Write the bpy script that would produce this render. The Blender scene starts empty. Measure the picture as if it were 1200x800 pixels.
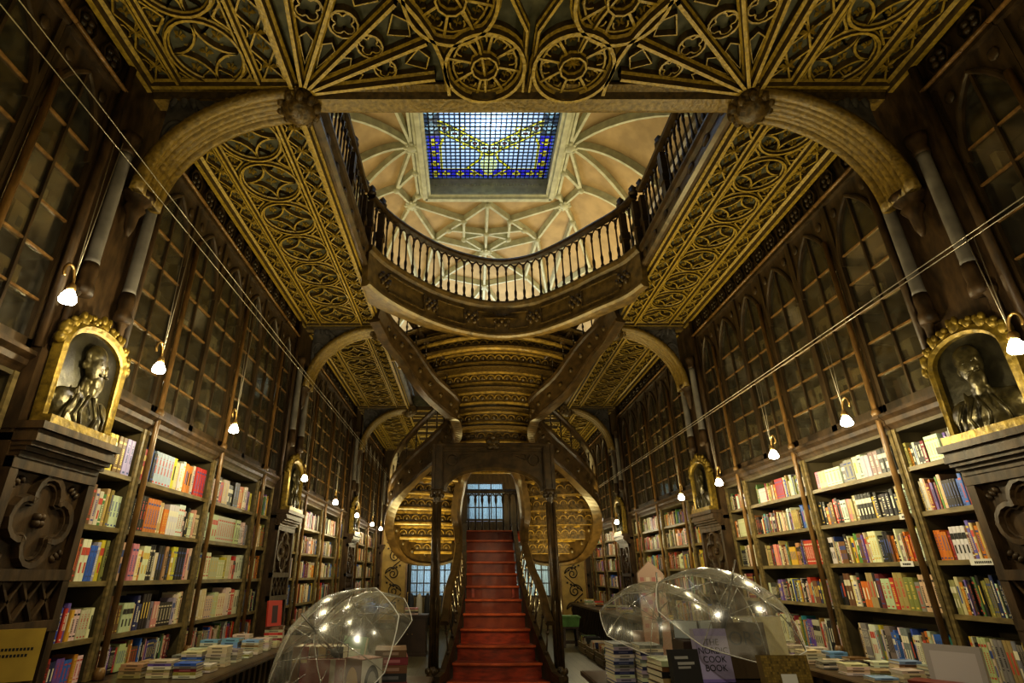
import bpy, bmesh, math, random
from mathutils import Vector, Matrix
SC = bpy.context.scene
COL = SC.collection
PI = math.pi
V = Vector
rnd = random.Random(7)

# ------------------------------------------------------------------ materials
def mat(name, color, rough=0.5, metal=0.0, var=0.0, scale=6.0, stretch=(1, 1, 1), bump=0.0, color2=None, spec=0.5, coat=0.0):
    m = bpy.data.materials.new(name); m.use_nodes = True
    nt = m.node_tree; N = nt.nodes; L = nt.links
    b = N['Principled BSDF']
    b.inputs['Roughness'].default_value = rough
    b.inputs['Metallic'].default_value = metal
    b.inputs['Specular IOR Level'].default_value = spec
    b.inputs['Coat Weight'].default_value = coat
    b.inputs['Base Color'].default_value = (*color, 1)
    if var or color2 or bump:
        tc = N.new('ShaderNodeTexCoord'); mp = N.new('ShaderNodeMapping')
        mp.inputs['Scale'].default_value = stretch
        nz = N.new('ShaderNodeTexNoise'); nz.inputs['Scale'].default_value = scale
        nz.inputs['Detail'].default_value = 5
        L.new(tc.outputs['Object'], mp.inputs['Vector']); L.new(mp.outputs['Vector'], nz.inputs['Vector'])
        if var or color2:
            rp = N.new('ShaderNodeValToRGB')
            c2 = color2 or tuple(c * (1 + var) for c in color)
            c1 = color if color2 else tuple(c * (1 - var) for c in color)
            rp.color_ramp.elements[0].position = .35; rp.color_ramp.elements[1].position = .65
            rp.color_ramp.elements[0].color = (*c1, 1); rp.color_ramp.elements[1].color = (*c2, 1)
            L.new(nz.outputs['Fac'], rp.inputs['Fac']); L.new(rp.outputs['Color'], b.inputs['Base Color'])
        if bump:
            bp = N.new('ShaderNodeBump'); bp.inputs['Strength'].default_value = bump; bp.inputs['Distance'].default_value = .02
            L.new(nz.outputs['Fac'], bp.inputs['Height']); L.new(bp.outputs['Normal'], b.inputs['Normal'])
    return m

def mat_attr(name, rough=0.45, translucent=False, spec=.4):
    m = bpy.data.materials.new(name); m.use_nodes = True
    nt = m.node_tree; N = nt.nodes; L = nt.links
    at = N.new('ShaderNodeAttribute'); at.attribute_name = 'Col'
    b = N['Principled BSDF']
    if translucent:
        t = N.new('ShaderNodeBsdfTranslucent'); L.new(at.outputs['Color'], t.inputs['Color'])
        g = N.new('ShaderNodeBsdfGlossy'); g.inputs['Roughness'].default_value = .15
        mx = N.new('ShaderNodeMixShader'); mx.inputs[0].default_value = .04
        L.new(t.outputs[0], mx.inputs[1]); L.new(g.outputs[0], mx.inputs[2])
        L.new(mx.outputs[0], N['Material Output'].inputs['Surface'])
    else:
        b.inputs['Roughness'].default_value = rough; b.inputs['Specular IOR Level'].default_value = spec
        L.new(at.outputs['Color'], b.inputs['Base Color'])
    return m

def mat_glass(name, tint, gloss=.12, rough=.05, haze=0.0, hazecol=(.8, .8, .75)):
    m = bpy.data.materials.new(name); m.use_nodes = True
    nt = m.node_tree; N = nt.nodes; L = nt.links
    t = N.new('ShaderNodeBsdfTransparent'); t.inputs['Color'].default_value = (*tint, 1)
    g = N.new('ShaderNodeBsdfGlossy'); g.inputs['Roughness'].default_value = rough
    fr = N.new('ShaderNodeLayerWeight'); fr.inputs['Blend'].default_value = .25
    ma = N.new('ShaderNodeMath'); ma.operation = 'MULTIPLY_ADD'; ma.inputs[1].default_value = .5; ma.inputs[2].default_value = gloss
    L.new(fr.outputs['Fresnel'], ma.inputs[0])
    mx = N.new('ShaderNodeMixShader'); L.new(ma.outputs[0], mx.inputs[0])
    L.new(t.outputs[0], mx.inputs[1]); L.new(g.outputs[0], mx.inputs[2])
    out = mx.outputs[0]
    if haze:
        d = N.new('ShaderNodeBsdfDiffuse'); d.inputs['Color'].default_value = (*hazecol, 1)
        tl = N.new('ShaderNodeBsdfTranslucent'); tl.inputs['Color'].default_value = (*hazecol, 1)
        ad = N.new('ShaderNodeMixShader'); L.new(d.outputs[0], ad.inputs[1]); L.new(tl.outputs[0], ad.inputs[2])
        tc = N.new('ShaderNodeTexCoord'); nz = N.new('ShaderNodeTexNoise'); nz.inputs['Scale'].default_value = 7
        nz.inputs['Detail'].default_value = 3; nz.inputs['Distortion'].default_value = 1.5
        L.new(tc.outputs['Object'], nz.inputs['Vector'])
        mr = N.new('ShaderNodeMapRange'); mr.inputs[1].default_value = .4; mr.inputs[2].default_value = .75
        mr.inputs[3].default_value = haze * .5; mr.inputs[4].default_value = haze * 1.8
        L.new(nz.outputs['Fac'], mr.inputs[0])
        m2 = N.new('ShaderNodeMixShader'); L.new(mr.outputs[0], m2.inputs[0])
        L.new(out, m2.inputs[1]); L.new(ad.outputs[0], m2.inputs[2]); out = m2.outputs[0]
    L.new(out, N['Material Output'].inputs['Surface'])
    return m

def mat_emit(name, color, strength):
    m = bpy.data.materials.new(name); m.use_nodes = True
    nt = m.node_tree; N = nt.nodes
    e = N.new('ShaderNodeEmission'); e.inputs[0].default_value = (*color, 1); e.inputs[1].default_value = strength
    nt.links.new(e.outputs[0], N['Material Output'].inputs['Surface'])
    return m

M = {}
M['dark'] = mat('dark_wood', (.042, .026, .011), .38, var=.45, scale=5, stretch=(3, 3, .6), bump=.25)
M['mid'] = mat('shelf_wood', (.165, .122, .048), .45, var=.35, scale=6, stretch=(4, 1, 4), bump=.12)
M['back'] = mat('shelf_back_wood', (.085, .066, .030), .6, var=.3, scale=4)
M['pole'] = mat('polished_pole_wood', (.17, .095, .032), .28, var=.35, scale=9, stretch=(3, 3, .7), bump=.1)
M['rail'] = mat('worn_rail_wood', (.062, .038, .014), .33, var=.4, scale=8, bump=.2)
M['gilt'] = mat('gilded_plaster_rib', (.29, .20, .030), .36, var=.3, scale=30, bump=.5)
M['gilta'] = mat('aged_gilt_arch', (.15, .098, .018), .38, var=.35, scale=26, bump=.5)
M['giltd'] = mat('shaded_gilding', (.060, .038, .010), .5, var=.4, scale=20, bump=.4)  # darker gilt for sides and recesses, shade put into the colour
M['ground'] = mat('green_grey_coffer', (.050, .050, .028), .75, color2=(.105, .10, .058), scale=9, bump=.3)
M['carve'] = mat('carved_gilded_wood', (.080, .050, .013), .38, var=.6, scale=22, bump=.8)
M['bronze'] = mat('dark_bronze', (.030, .026, .014), .35, .6, var=.4, scale=10, bump=.3)
M['gold'] = mat('old_gold', (.19, .128, .018), .42, .5, var=.4, scale=20, bump=.4)
M['plaster'] = mat('cream_plaster', (.47, .345, .185), .8, var=.15, scale=2.5)
M['prib'] = mat('pale_green_plaster_rib', (.56, .57, .43), .7, var=.15, scale=6)
M['stone'] = mat('grey_shaft_stone', (.15, .135, .115), .6, var=.2, scale=6)
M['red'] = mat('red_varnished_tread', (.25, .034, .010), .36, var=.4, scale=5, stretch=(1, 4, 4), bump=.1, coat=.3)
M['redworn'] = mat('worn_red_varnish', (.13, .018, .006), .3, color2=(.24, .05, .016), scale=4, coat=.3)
M['metal'] = mat('steel', (.55, .54, .5), .25, .9)
M['black'] = mat('black_plastic', (.012, .012, .012), .35)
M['brass'] = mat('aged_brass', (.42, .27, .10), .3, .9)
M['wire'] = mat('steel_wire', (.36, .32, .25), .4, .7)
M['glass'] = mat_glass('cabinet_glass', (.80, .78, .68), .05, .10, haze=.05, hazecol=(.5, .47, .38))  # patchy grey haze paints reflections into the panes
M['pil'] = mat('pilaster_wood', (.050, .029, .012), .5, var=.45, scale=7, stretch=(2, 2, .7), bump=.25, spec=.3)
M['umb'] = mat_glass('clear_umbrella_film', (.93, .93, .90), .09, .2, haze=.16, hazecol=(.88, .86, .74))
M['fascia'] = mat('bridge_fascia_wood', (.115, .074, .022), .4, var=.4, scale=9, bump=.3)
M['nosing'] = mat('highlit_red_nosing', (.40, .085, .025), .3, var=.3, scale=5)  # lighter red paints the highlight along each step edge
M['bulb'] = mat_emit('lamp_bulb', (1, .93, .86), 38)
M['book'] = mat_attr('printed_cover', .42)
M['stain'] = mat_attr('stained_glass', translucent=True)
M['paper'] = mat('page_block_paper', (.62, .56, .42), .8, var=.12, scale=60, stretch=(1, 1, 6))
M['sign'] = mat('ochre_card', (.55, .38, .06), .7, var=.1)
M['white'] = mat('white_card', (.62, .60, .54), .7)
M['ink'] = mat('black_ink', (.015, .013, .012), .6)
M['chest'] = mat('dark_brown_chest', (.040, .022, .012), .45, var=.3, scale=5)
M['green'] = mat('green_plastic_box', (.13, .28, .08), .5, var=.2)
M['ochre'] = mat('ochre_painted_panel', (.36, .24, .06), .55, var=.2, scale=4)
M['iron'] = mat('dark_iron_scroll', (.03, .02, .012), .4, .3)
M['shade'] = mat_emit('lit_white_shade', (.85, .88, 1), 3)
M['lead'] = mat('lead_came', (.02, .02, .022), .5, .4)
M['spread'] = mat('spandrel_grey', (.085, .078, .075), .7, var=.4, scale=8, bump=.4)

def floor_mat():
    m = bpy.data.materials.new('floor_boards'); m.use_nodes = True
    N = m.node_tree.nodes; L = m.node_tree.links; b = N['Principled BSDF']
    tc = N.new('ShaderNodeTexCoord'); mp = N.new('ShaderNodeMapping'); mp.inputs['Rotation'].default_value = (0, 0, PI / 2)
    br = N.new('ShaderNodeTexBrick'); br.inputs['Scale'].default_value = 1
    br.inputs['Brick Width'].default_value = 2.2; br.inputs['Row Height'].default_value = .14; br.inputs['Mortar Size'].default_value = .004
    br.inputs['Color1'].default_value = (.115, .10, .052, 1); br.inputs['Color2'].default_value = (.08, .07, .036, 1)
    br.inputs['Mortar'].default_value = (.02, .016, .01, 1)
    L.new(tc.outputs['Object'], mp.inputs[0]); L.new(mp.outputs[0], br.inputs['Vector']); L.new(br.outputs['Color'], b.inputs['Base Color'])
    b.inputs['Roughness'].default_value = .38
    return m
M['floor'] = floor_mat()

# ------------------------------------------------------------------ mesh builder
class MB:
    def __init__(s): s.v = []; s.f = []; s.mi = []; s.sm = []; s.c = []
    def add(s, vs, fs, mi=0, sm=False, col=None):
        o = len(s.v); s.v += [tuple(p) for p in vs]
        for f in fs:
            s.f.append([i + o for i in f]); s.mi.append(mi); s.sm.append(sm); s.c.append(col)
        return s
    def box(s, x0, x1, y0, y1, z0, z1, mi=0, col=None, T=None):
        vs = [V((x, y, z)) for x in (x0, x1) for y in (y0, y1) for z in (z0, z1)]
        if T: vs = [T @ p for p in vs]
        return s.add(vs, [(0, 1, 3, 2), (4, 6, 7, 5), (0, 4, 5, 1), (2, 3, 7, 6), (0, 2, 6, 4), (1, 5, 7, 3)], mi, False, col)
    def sweep(s, path, prof, N=(0, 0, 1), closed=False, mi=0, sm=False, col=None, cap=True, scale=None):
        P = [V(p) for p in path]; n = len(P); k = len(prof); N = V(N)
        vs = []
        for i, p in enumerate(P):
            a = P[i - 1] if (i or closed) else p
            b = P[(i + 1) % n] if (i < n - 1 or closed) else p
            t = (b - a)
            if t.length < 1e-9: t = V((1, 0, 0))
            t.normalize(); S = t.cross(N)
            if S.length < 1e-5: S = t.cross(V((0, 1, .01)))
            S.normalize(); W = S.cross(t)
            q = scale[i] if scale else 1
            for u, w in prof: vs.append(p + S * u * q + W * w * q)
        fs = []
        for i in range(n if closed else n - 1):
            j = (i + 1) % n
            for a in range(k):
                b = (a + 1) % k
                fs.append((i * k + a, i * k + b, j * k + b, j * k + a))
        if isinstance(mi, (list, tuple)):
            o_ = len(s.mi); s.add(vs, fs, 0, sm, col)
            for q in range(len(fs)): s.mi[o_ + q] = mi[q % k]
            return s
        if cap and not closed:
            fs.append(tuple(range(k))); fs.append(tuple((n - 1) * k + a for a in range(k)))
        return s.add(vs, fs, mi, sm, col)
    def tube(s, path, r, n=8, closed=False, mi=0, col=None, N=(0, 0, 1), scale=None):
        return s.sweep(path, [(r * math.cos(2 * PI * a / n), r * math.sin(2 * PI * a / n)) for a in range(n)], N, closed, mi, True, col, True, scale)
    def lathe(s, prof, org=(0, 0, 0), n=12, mi=0, T=None, sm=True, col=None):
        vs = []
        org = V(org)
        for r, z in prof:
            for a in range(n):
                p = V((r * math.cos(2 * PI * a / n), r * math.sin(2 * PI * a / n), z))
                vs.append((T @ p if T else p) + org)
        fs = []
        for i in range(len(prof) - 1):
            for a in range(n):
                b = (a + 1) % n
                fs.append((i * n + a, i * n + b, (i + 1) * n + b, (i + 1) * n + a))
        fs.append(tuple(range(n))); fs.append(tuple((len(prof) - 1) * n + a for a in range(n)))
        return s.add(vs, fs, mi, sm, col)
    def plate(s, poly, fn, d0, d1, mi=0, col=None):      # 2D polygon extruded, fn(u,v,d) -> point
        n = len(poly)
        vs = [fn(u, w, d0) for u, w in poly] + [fn(u, w, d1) for u, w in poly]
        fs = [tuple(range(n)), tuple(range(2 * n - 1, n - 1, -1))] + [(i, (i + 1) % n, n + (i + 1) % n, n + i) for i in range(n)]
        return s.add(vs, fs, mi, False, col)
    def blob(s, c, r, mi=0, n=8, m=5, col=None, T=None):
        c = V(c); vs = []; fs = []
        for i in range(m + 1):
            th = PI * i / m
            for a in range(n):
                ph = 2 * PI * a / n
                p = V((r[0] * math.sin(th) * math.cos(ph), r[1] * math.sin(th) * math.sin(ph), r[2] * math.cos(th)))
                vs.append((T @ p if T else p) + c)
        for i in range(m):
            for a in range(n):
                b = (a + 1) % n
                fs.append((i * n + a, i * n + b, (i + 1) * n + b, (i + 1) * n + a))
        return s.add(vs, fs, mi, True, col)
    def mesh(s, name, mats):
        me = bpy.data.meshes.new(name)
        me.from_pydata(s.v, [], s.f)
        for m in mats: me.materials.append(m)
        me.polygons.foreach_set('material_index', s.mi)
        me.polygons.foreach_set('use_smooth', s.sm)
        bm = bmesh.new(); bm.from_mesh(me); bmesh.ops.recalc_face_normals(bm, faces=bm.faces); bm.to_mesh(me); bm.free()
        if any(c is not None for c in s.c):
            at = me.color_attributes.new('Col', 'FLOAT_COLOR', 'CORNER')
            buf = []
            for f, c in zip(s.f, s.c):
                c = c or (1, 1, 1)
                buf += [c[0], c[1], c[2], 1.0] * len(f)
            at.data.foreach_set('color', buf)
        me.update()
        return me
    def build(s, name, mats, parent=None, loc=None, **kw):
        if not isinstance(mats, (list, tuple)): mats = [mats]
        o = bpy.data.objects.new(name, s.mesh(name, mats)); COL.objects.link(o)
        if parent: o.parent = parent
        if loc: o.location = loc
        for k, x in kw.items(): o[k] = x
        return o

def thing(name, label, cat, loc=(0, 0, 0), group=None):
    o = bpy.data.objects.new(name, None); COL.objects.link(o); o.location = loc
    o.empty_display_size = .1
    o['label'] = label; o['category'] = cat
    if group: o['group'] = group
    return o
def tag(o, label, cat, group=None):
    o['label'] = label; o['category'] = cat
    if group: o['group'] = group
    return o
def copy_tree(o, parent=None):
    c = o.copy(); COL.objects.link(c)
    if parent: c.parent = parent
    for ch in list(o.children): copy_tree(ch, c)
    return c
def struct(name, mb, mats, **kw): return mb.build(name, mats, kind='structure', **kw)
ORD = ['first', 'second', 'third', 'fourth', 'fifth', 'sixth', 'seventh', 'eighth', 'ninth', 'tenth', 'eleventh', 'twelfth', 'thirteenth', 'fourteenth', 'fifteenth', 'sixteenth', 'seventeenth', 'eighteenth', 'nineteenth', 'twentieth']
TENS = ['', '', 'twenty', 'thirty', 'forty', 'fifty', 'sixty', 'seventy', 'eighty', 'ninety']
def ordw(i):  # 0-based
    if i < 20: return ORD[i]
    t, u = divmod(i + 1, 10)
    return TENS[t][:-1] + 'ieth' if u == 0 else TENS[t] + '-' + ORD[u - 1]

def catmull(P, n=6):
    P = [V(p) for p in P]; out = []
    for i in range(len(P) - 1):
        p0 = P[max(i - 1, 0)]; p1 = P[i]; p2 = P[i + 1]; p3 = P[min(i + 2, len(P) - 1)]
        for k in range(n):
            t = k / n
            out.append(.5 * ((2 * p1) + (p2 - p0) * t + (2 * p0 - 5 * p1 + 4 * p2 - p3) * t * t + (3 * p1 - p0 - 3 * p2 + p3) * t ** 3))
    out.append(P[-1]); return out
def arc(cx, cy, r, a0, a1, n):
    return [(cx + r * math.cos(a0 + (a1 - a0) * i / n), cy + r * math.sin(a0 + (a1 - a0) * i / n)) for i in range(n + 1)]
def mould(w, h): return [(-w / 2, 0), (-w / 2, h * .45), (-w * .28, h * .62), (-w * .2, h), (w * .2, h), (w * .28, h * .62), (w / 2, h * .45), (w / 2, 0)]
def mould3(w, h): return [(-w / 2, 0), (-w * .3, h), (w * .3, h), (w / 2, 0)]

# ------------------------------------------------------------------ key dimensions (metres)
W = 3.53          # half width between bookcase faces
PITCH = 5.24      # bay length
Y0 = 3.88         # first pilaster line
YP = [Y0 - PITCH, Y0, Y0 + PITCH, Y0 + 2 * PITCH, Y0 + 3 * PITCH]
ZS = 5.85         # gallery soffit
ZG = 6.15         # gallery floor
XI = (-2.08, 2.20)   # inner edges of the gallery
FAR = 19.6
BACK = -3.0
# ================================================================== SHELL
b = MB(); b.box(-4.1, 4.1, BACK - .2, 21, -.1, 0); struct('floor', b, M['floor'])
for nm, s in (('wall_left', -1), ('wall_right', 1)):
    b = MB()
    x0, x1 = sorted((s * (W + .40), s * (W + .6)))
    b.box(x0, x1, BACK - .2, 20.2, 0, ZG)
    x0, x1 = sorted((s * (W + .02), s * (W + .6)))
    b.box(x0, x1, BACK - .2, 20.2, ZG, 10.4)
    struct(nm, b, M['dark'])
b = MB(); b.box(-4.1, 4.1, BACK - .2, BACK, 0, 10.4); struct('wall_back', b, M['dark'])

# far wall with door, window openings
b = MB()
def wallrow(z0, z1, holes):
    x = -4.1
    for h0, h1 in holes:
        b.box(x, h0, FAR, FAR + .25, z0, z1); x = h1
    b.box(x, 4.1, FAR, FAR + .25, z0, z1)
wallrow(0, 2.55, [(-2.42, -1.05), (1.05, 2.42)])
wallrow(2.55, 3.3, [])
wallrow(3.3, 4.6, [(-.55, .75)])
wallrow(4.6, 6.9, [])
wallrow(6.9, 8.6, [(-1.6, 1.6)])
wallrow(8.6, 10.4, [])
struct('wall_far', b, M['dark'])
def lattice_window(name, x0, x1, z0, z1, nx, nz, y, label, curtain):
    f = MB()
    for i in range(nx + 1):
        x = x0 + (x1 - x0) * i / nx; t = .035 if i in (0, nx) else .018
        f.box(x - t, x + t, y - .03, y + .03, z0, z1)
    for i in range(nz + 1):
        z = z0 + (z1 - z0) * i / nz; t = .035 if i in (0, nz) else .018
        f.box(x0, x1, y - .028, y + .028, z - t, z + t)
    o = struct(name, f, M['dark'], label=label)
    g = MB(); g.box(x0, x1, y - .004, y + .004, z0, z1); g.build('pane', M['glass'], o)
    c = MB()
    n = 90
    pts = [(x0 - .1 + (x1 - x0 + .2) * i / n, y + .22 + .035 * math.sin(i * 1.35) + .015 * math.sin(i * .47)) for i in range(n + 1)]
    vs = [(px, py, z0 - .1) for px, py in pts] + [(px, py, z1 + .1) for px, py in pts]
    c.add(vs, [(i, i + 1, n + 2 + i, n + 1 + i) for i in range(n)], sm=True)
    tag(c.build('curtain', M['curtain']), curtain, 'curtain')
def mat_curtain():
    m = bpy.data.materials.new('pale_curtain'); m.use_nodes = True
    N = m.node_tree.nodes; L = m.node_tree.links
    d = N.new('ShaderNodeBsdfDiffuse'); t = N.new('ShaderNodeBsdfTranslucent'); x = N.new('ShaderNodeMixShader'); x.inputs[0].default_value = .7
    d.inputs[0].default_value = (.7, .75, .82, 1); t.inputs[0].default_value = (.62, .74, .92, 1)
    L.new(d.outputs[0], x.inputs[1]); L.new(t.outputs[0], x.inputs[2]); L.new(x.outputs[0], N['Material Output'].inputs[0])
    return m
M['curtain'] = mat_curtain()
lattice_window('window_1', -2.42, -1.05, .95, 2.55, 6, 4, FAR + .1, 'small-paned window left of the stair at the far end', 'pale blue curtain behind the far left window')
lattice_window('window_2', 1.05, 2.42, .95, 2.55, 6, 4, FAR + .1, 'small-paned window right of the stair at the far end', 'pale blue curtain behind the far right window')
lattice_window('window_3', -.55, .75, 3.35, 4.6, 3, 3, FAR + .1, 'bluish window high above the stair landing', 'pale blue curtain behind the window above the landing')
lattice_window('window_4', -1.6, 1.6, 6.9, 8.6, 6, 3, FAR + .1, 'upper window of the far wall', 'pale blue curtain behind the upper far window')
b = MB()
for x0, x1 in ((-2.42, -1.05), (1.05, 2.42)): b.box(x0, x1, FAR + .02, FAR + .2, 0, .93)
struct('trim_1', b, M['mid'])

# scrolled panels at the far end
for s, lab in ((-1, 'tall ochre panel with dark wrought scrollwork left of the far windows'), (1, 'tall ochre panel with dark wrought scrollwork right of the far windows')):
    t = thing('scrollwork_panel', lab, 'panel', (s * 2.93, FAR - .35, 0))
    p = MB(); p.box(-.40, .40, .02, .06, .3, 3.0); p.build('backing', M['ochre'], t)
    p = MB()
    for x in (-.42, .42): p.box(x - .03, x + .03, -.02, .08, .2, 3.05)
    p.box(-.45, .45, -.02, .08, 3.0, 3.08); p.box(-.45, .45, -.02, .08, .2, .3)
    p.build('frame', M['pole'], t)
    p = MB()
    for k in range(5):
        zc_ = .6 + k * .52; sg = 1 if k % 2 else -1
        sp = []
        for i in range(34):
            a = i * .33; r = .25 * math.exp(-a * .16)
            sp.append((sg * (.02 + r * math.cos(a)), 0, zc_ + r * math.sin(a)))
        p.tube(sp, .017, 5, N=(0, 1, 0))
        sp2 = [(sg * (.27 - .06 * i), 0, zc_ + .05 * i * (1 if i < 6 else 1)) for i in range(10)]
        p.tube(sp2, .014, 5, N=(0, 1, 0))
        for q in range(4):
            p.blob((sg * (-.2 + .11 * q), -.005, zc_ + .25 - .05 * q), (.035, .012, .03))
    p.build('scroll', M['iron'], t)

# ---------------------------------------------------------------- upper plaster vault
def zc(x, y):
    dx = max(0, abs(x) - 1.7) / 1.8; dy = max(0, y - 11) / 8
    return 10.2 - 1.2 * dx ** 2 - 1.4 * dy ** 1.6
SKX, SKY0, SKY1 = 1.52, 1.5, 10.75
b = MB()
xs = sorted(set([-3.6 + .3 * i for i in range(25)] + [-SKX, SKX])); ys = sorted(set([BACK - .1 + .5 * i for i in range(46)] + [SKY0, SKY1]))
idx = {}
for i, x in enumerate(xs):
    for j, y in enumerate(ys): idx[i, j] = len(b.v); b.v.append((x, y, zc(x, y)))
for i in range(len(xs) - 1):
    for j in range(len(ys) - 1):
        mx, my = (xs[i] + xs[i + 1]) / 2, (ys[j] + ys[j + 1]) / 2
        if abs(mx) < SKX and SKY0 < my < SKY1: continue
        b.f.append([idx[i, j], idx[i + 1, j], idx[i + 1, j + 1], idx[i, j + 1]]); b.mi.append(0); b.sm.append(True); b.c.append(None)
b.box(-4.1, 4.1, BACK - .2, SKY0 - .3, 10.42, 10.5); b.box(-4.1, 4.1, SKY1 + .3, 20.2, 10.42, 10.5)
for s in (-1, 1):
    x0, x1 = sorted((s * (SKX + .3), s * 4.1)); b.box(x0, x1, SKY0 - .3, SKY1 + .3, 10.42, 10.5)
struct('ceiling', b, M['plaster'])
# vault ribs with bosses
b = MB(); bb = MB()
n1, n2, n3, n4, n5, n6 = (1.7, 9.08), (1.9, 11.05), (2.19, 10.38), (1.7, 9.88), (1.7, 10.7), (2.2, 11.6)
n7, n8, n9, n10, n20, n21, n22 = (1.39, 12.45), (1.0, 12.05), (.6, 11.69), (0, 11.06), (0, 12.21), (0, 12.96), (.6, 12.42)
e1, e2, e3, e4 = (3.48, 7.0), (3.48, 8.95), (3.48, 10.2), (2.05, 7.5)
f1, f2, f3, f4, f5 = (2.0, 15.1), (1.22, 14.1), (0, 14.5), (2.9, 13.0), (3.3, 14.6)
g0, g1, g2, g3 = (1.7, 6.6), (2.9, 6.6), (1.7, 4.2), (2.9, 4.2)
E_ = [(n2, n9), (n9, n10), (n2, n7), (n7, n8), (n8, n9), (n9, n22), (n22, n20), (n20, n10), (n8, n20), (n7, n21), (n20, n21), (n2, n3), (n3, n1), (n4, n3), (n5, n2), (n2, n6), (n1, n4), (n4, n5),
      (n1, e1), (n1, e4), (n1, e2), (n1, e3), (n3, e3), (n6, f4), (n7, f2), (n21, f2), (n21, f3), (n6, f1), (f1, f2), (f2, f3), (f1, f4), (f1, f5), (f1, (1.0, 16.5)), (f1, (2.0, 17)), (f3, (0, 17)), (f3, (1.0, 16.5)), (n7, f1), (n22, n21),
      (g0, e1), (g0, n1), (g0, g1), (g2, g0), (g2, g3), (g2, g1), (f1, (3.2, 16.5)), ((1.0, 16.5), (0, 17))]
def ribpath(p, q, k=8, off=0):
    return [(p[0] + (q[0] - p[0]) * i / k, p[1] + (q[1] - p[1]) * i / k, zc(p[0] + (q[0] - p[0]) * i / k, p[1] + (q[1] - p[1]) * i / k) - off) for i in range(k + 1)]
nodes = set()
for s in (-1, 1):
    for p, q in E_:
        if s == 1 and p[0] == 0 and q[0] == 0: continue
        b.sweep(ribpath((p[0] * s, p[1]), (q[0] * s, q[1])), mould3(.10, .16), (0, 0, -1))
        nodes.add((p[0] * s, p[1])); nodes.add((q[0] * s, q[1]))
for x, y in nodes:
    big = (abs(x), y) in (n2, n21, n1, f1)
    r = .13 if big else .085
    z = zc(x, y) - .12
    b.lathe([(r * .5, 0), (r, -.02), (r, -.05), (r * .6, -.09), (r * .25, -.11)], (x, y, z), 10)
    if big:
        for k in range(8):
            a = k * PI / 4; b.blob((x + .14 * math.cos(a), y + .14 * math.sin(a), z - .04), (.05, .05, .035), n=6, m=4)
struct('trim_2', b, M['prib'])

# skylight well and stained glass
b = MB()
for s in (-1, 1):
    x0, x1 = sorted((s * (SKX - .06), s * (SKX + .06)))
    b.box(x0, x1, SKY0, SKY1, 10.02, 10.62)
    b.sweep([(s * (SKX), SKY0, 10.1), (s * SKX, SKY1, 10.1)], mould(.26, .14), (0, 0, -1))
for y in (SKY0, SKY1):
    b.box(-SKX - .06, SKX + .06, y - .06, y + .06, 10.02, 10.62)
    b.sweep([(-SKX, y, 10.1), (SKX, y, 10.1)], mould(.26, .14), (0, 0, -1))
for k in range(40):   # small frieze beads under the glass
    b.blob((-1.42 + k * .073, SKY1 - .075, 10.38), (.022, .02, .05), n=6, m=4)
struct('trim_3', b, M['prib'])
gz = 10.58
NX = 26; cw = 2 * 1.46 / NX; NY = int((SKY1 - SKY0 - .12) / cw)
X0, Yt = -1.46, SKY1 - .06
def pdist(p, pts):
    best = 9
    for a, c in zip(pts, pts[1:]):
        ax, ay = a; dx, dy = c[0] - ax, c[1] - ay; t = max(0, min(1, ((p[0] - ax) * dx + (p[1] - ay) * dy) / (dx * dx + dy * dy)))
        best = min(best, math.hypot(p[0] - ax - t * dx, p[1] - ay - t * dy))
    return best
GAR = [(.0 + 1.12 * k / 10, 9.74 - .75 * k / 10) for k in range(11)]
YEL = [[(.16, 9.82), (.22, 10.02), (.50, 10.30), (.14, 10.6)], [(1.12, 10.36), (1.12, 9.55), (1.04, 9.35)], [(.44, 10.36), (1.12, 10.36)]]
def glass_col(x, y, i, j):
    ax_ = abs(x); h = ((i * 73 + j * 151) % 97) / 97
    yel = (.85, .74, .05); dk = (.02, .02, .02)
    edge = min(ax_ + 0, 9); fb = Yt - y; fs = 1.46 - ax_
    d = pdist((ax_, y), GAR)
    if ax_ < 1.16 and d < .17:
        k = min(range(1, 10, 2), key=lambda q: math.hypot(ax_ - GAR[q][0], y - GAR[q][1])); r = math.hypot(ax_ - GAR[k][0], y - GAR[k][1])
        if r < .035: return (.20, .05, .04)
        if r < .055: return dk
        if r < .095: return (.62, .82, .80)
        if r < .115: return dk
        if d > .145: return dk
        if d > .115: return yel
        return (.05, .07, .05) if d > .05 else (.55, .5, .06)
    if y > 9.85 and ax_ < .2 and abs(y - 10.2) < .36 - ax_ * 1.3:
        return (.60, .74, .55) if (i + j) % 3 else yel
    for P in YEL:
        dd = pdist((ax_, y), P)
        if dd < .022: return yel
        if dd < .035: return dk
    if abs(ax_ - .62) < .09 and (abs(y - 9.06) < .09 or abs(y - 9.62) < .08) and (i // 2 + j // 2) % 2: return yel
    if fs < .34 or fb < .34:
        if y < 9.3:
            u, w_ = (fs - .17) / .17, ((y * 2.38) % 1 - .5) * 2
            q = abs(u) + abs(w_)
            return (.50, .68, .72) if q < .35 else dk if q < .5 else (.30, .46, .50) if q < .85 else (.05, .07, .10)
        if fs < .05 or fb < .05: return (.10, .16, .30)
        u = (x * 2.9 + .5) % 1 - .5 if fb < .34 and fs >= .34 else (fs - .18) * 2.9; w_ = (fb - .18) * 2.9 if fb < .34 and fs >= .34 else (y * 2.9) % 1 - .5
        if (abs(u) < .09 and abs(w_) < .3) or (abs(w_) < .09 and abs(u) < .3): return yel if max(abs(u), abs(w_)) > .1 else (.3, .2, .02)
        return (.045, .035, .55) if h > .25 else (.10, .10, .62)
    return (.46 + .16 * h, .62 + .10 * h, .82) if (i % 4 not in (0,) and j % 4 not in (0,)) else (.16, .24, .36)
g = MB(); SUB = 4; sw = cw / SUB
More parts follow.
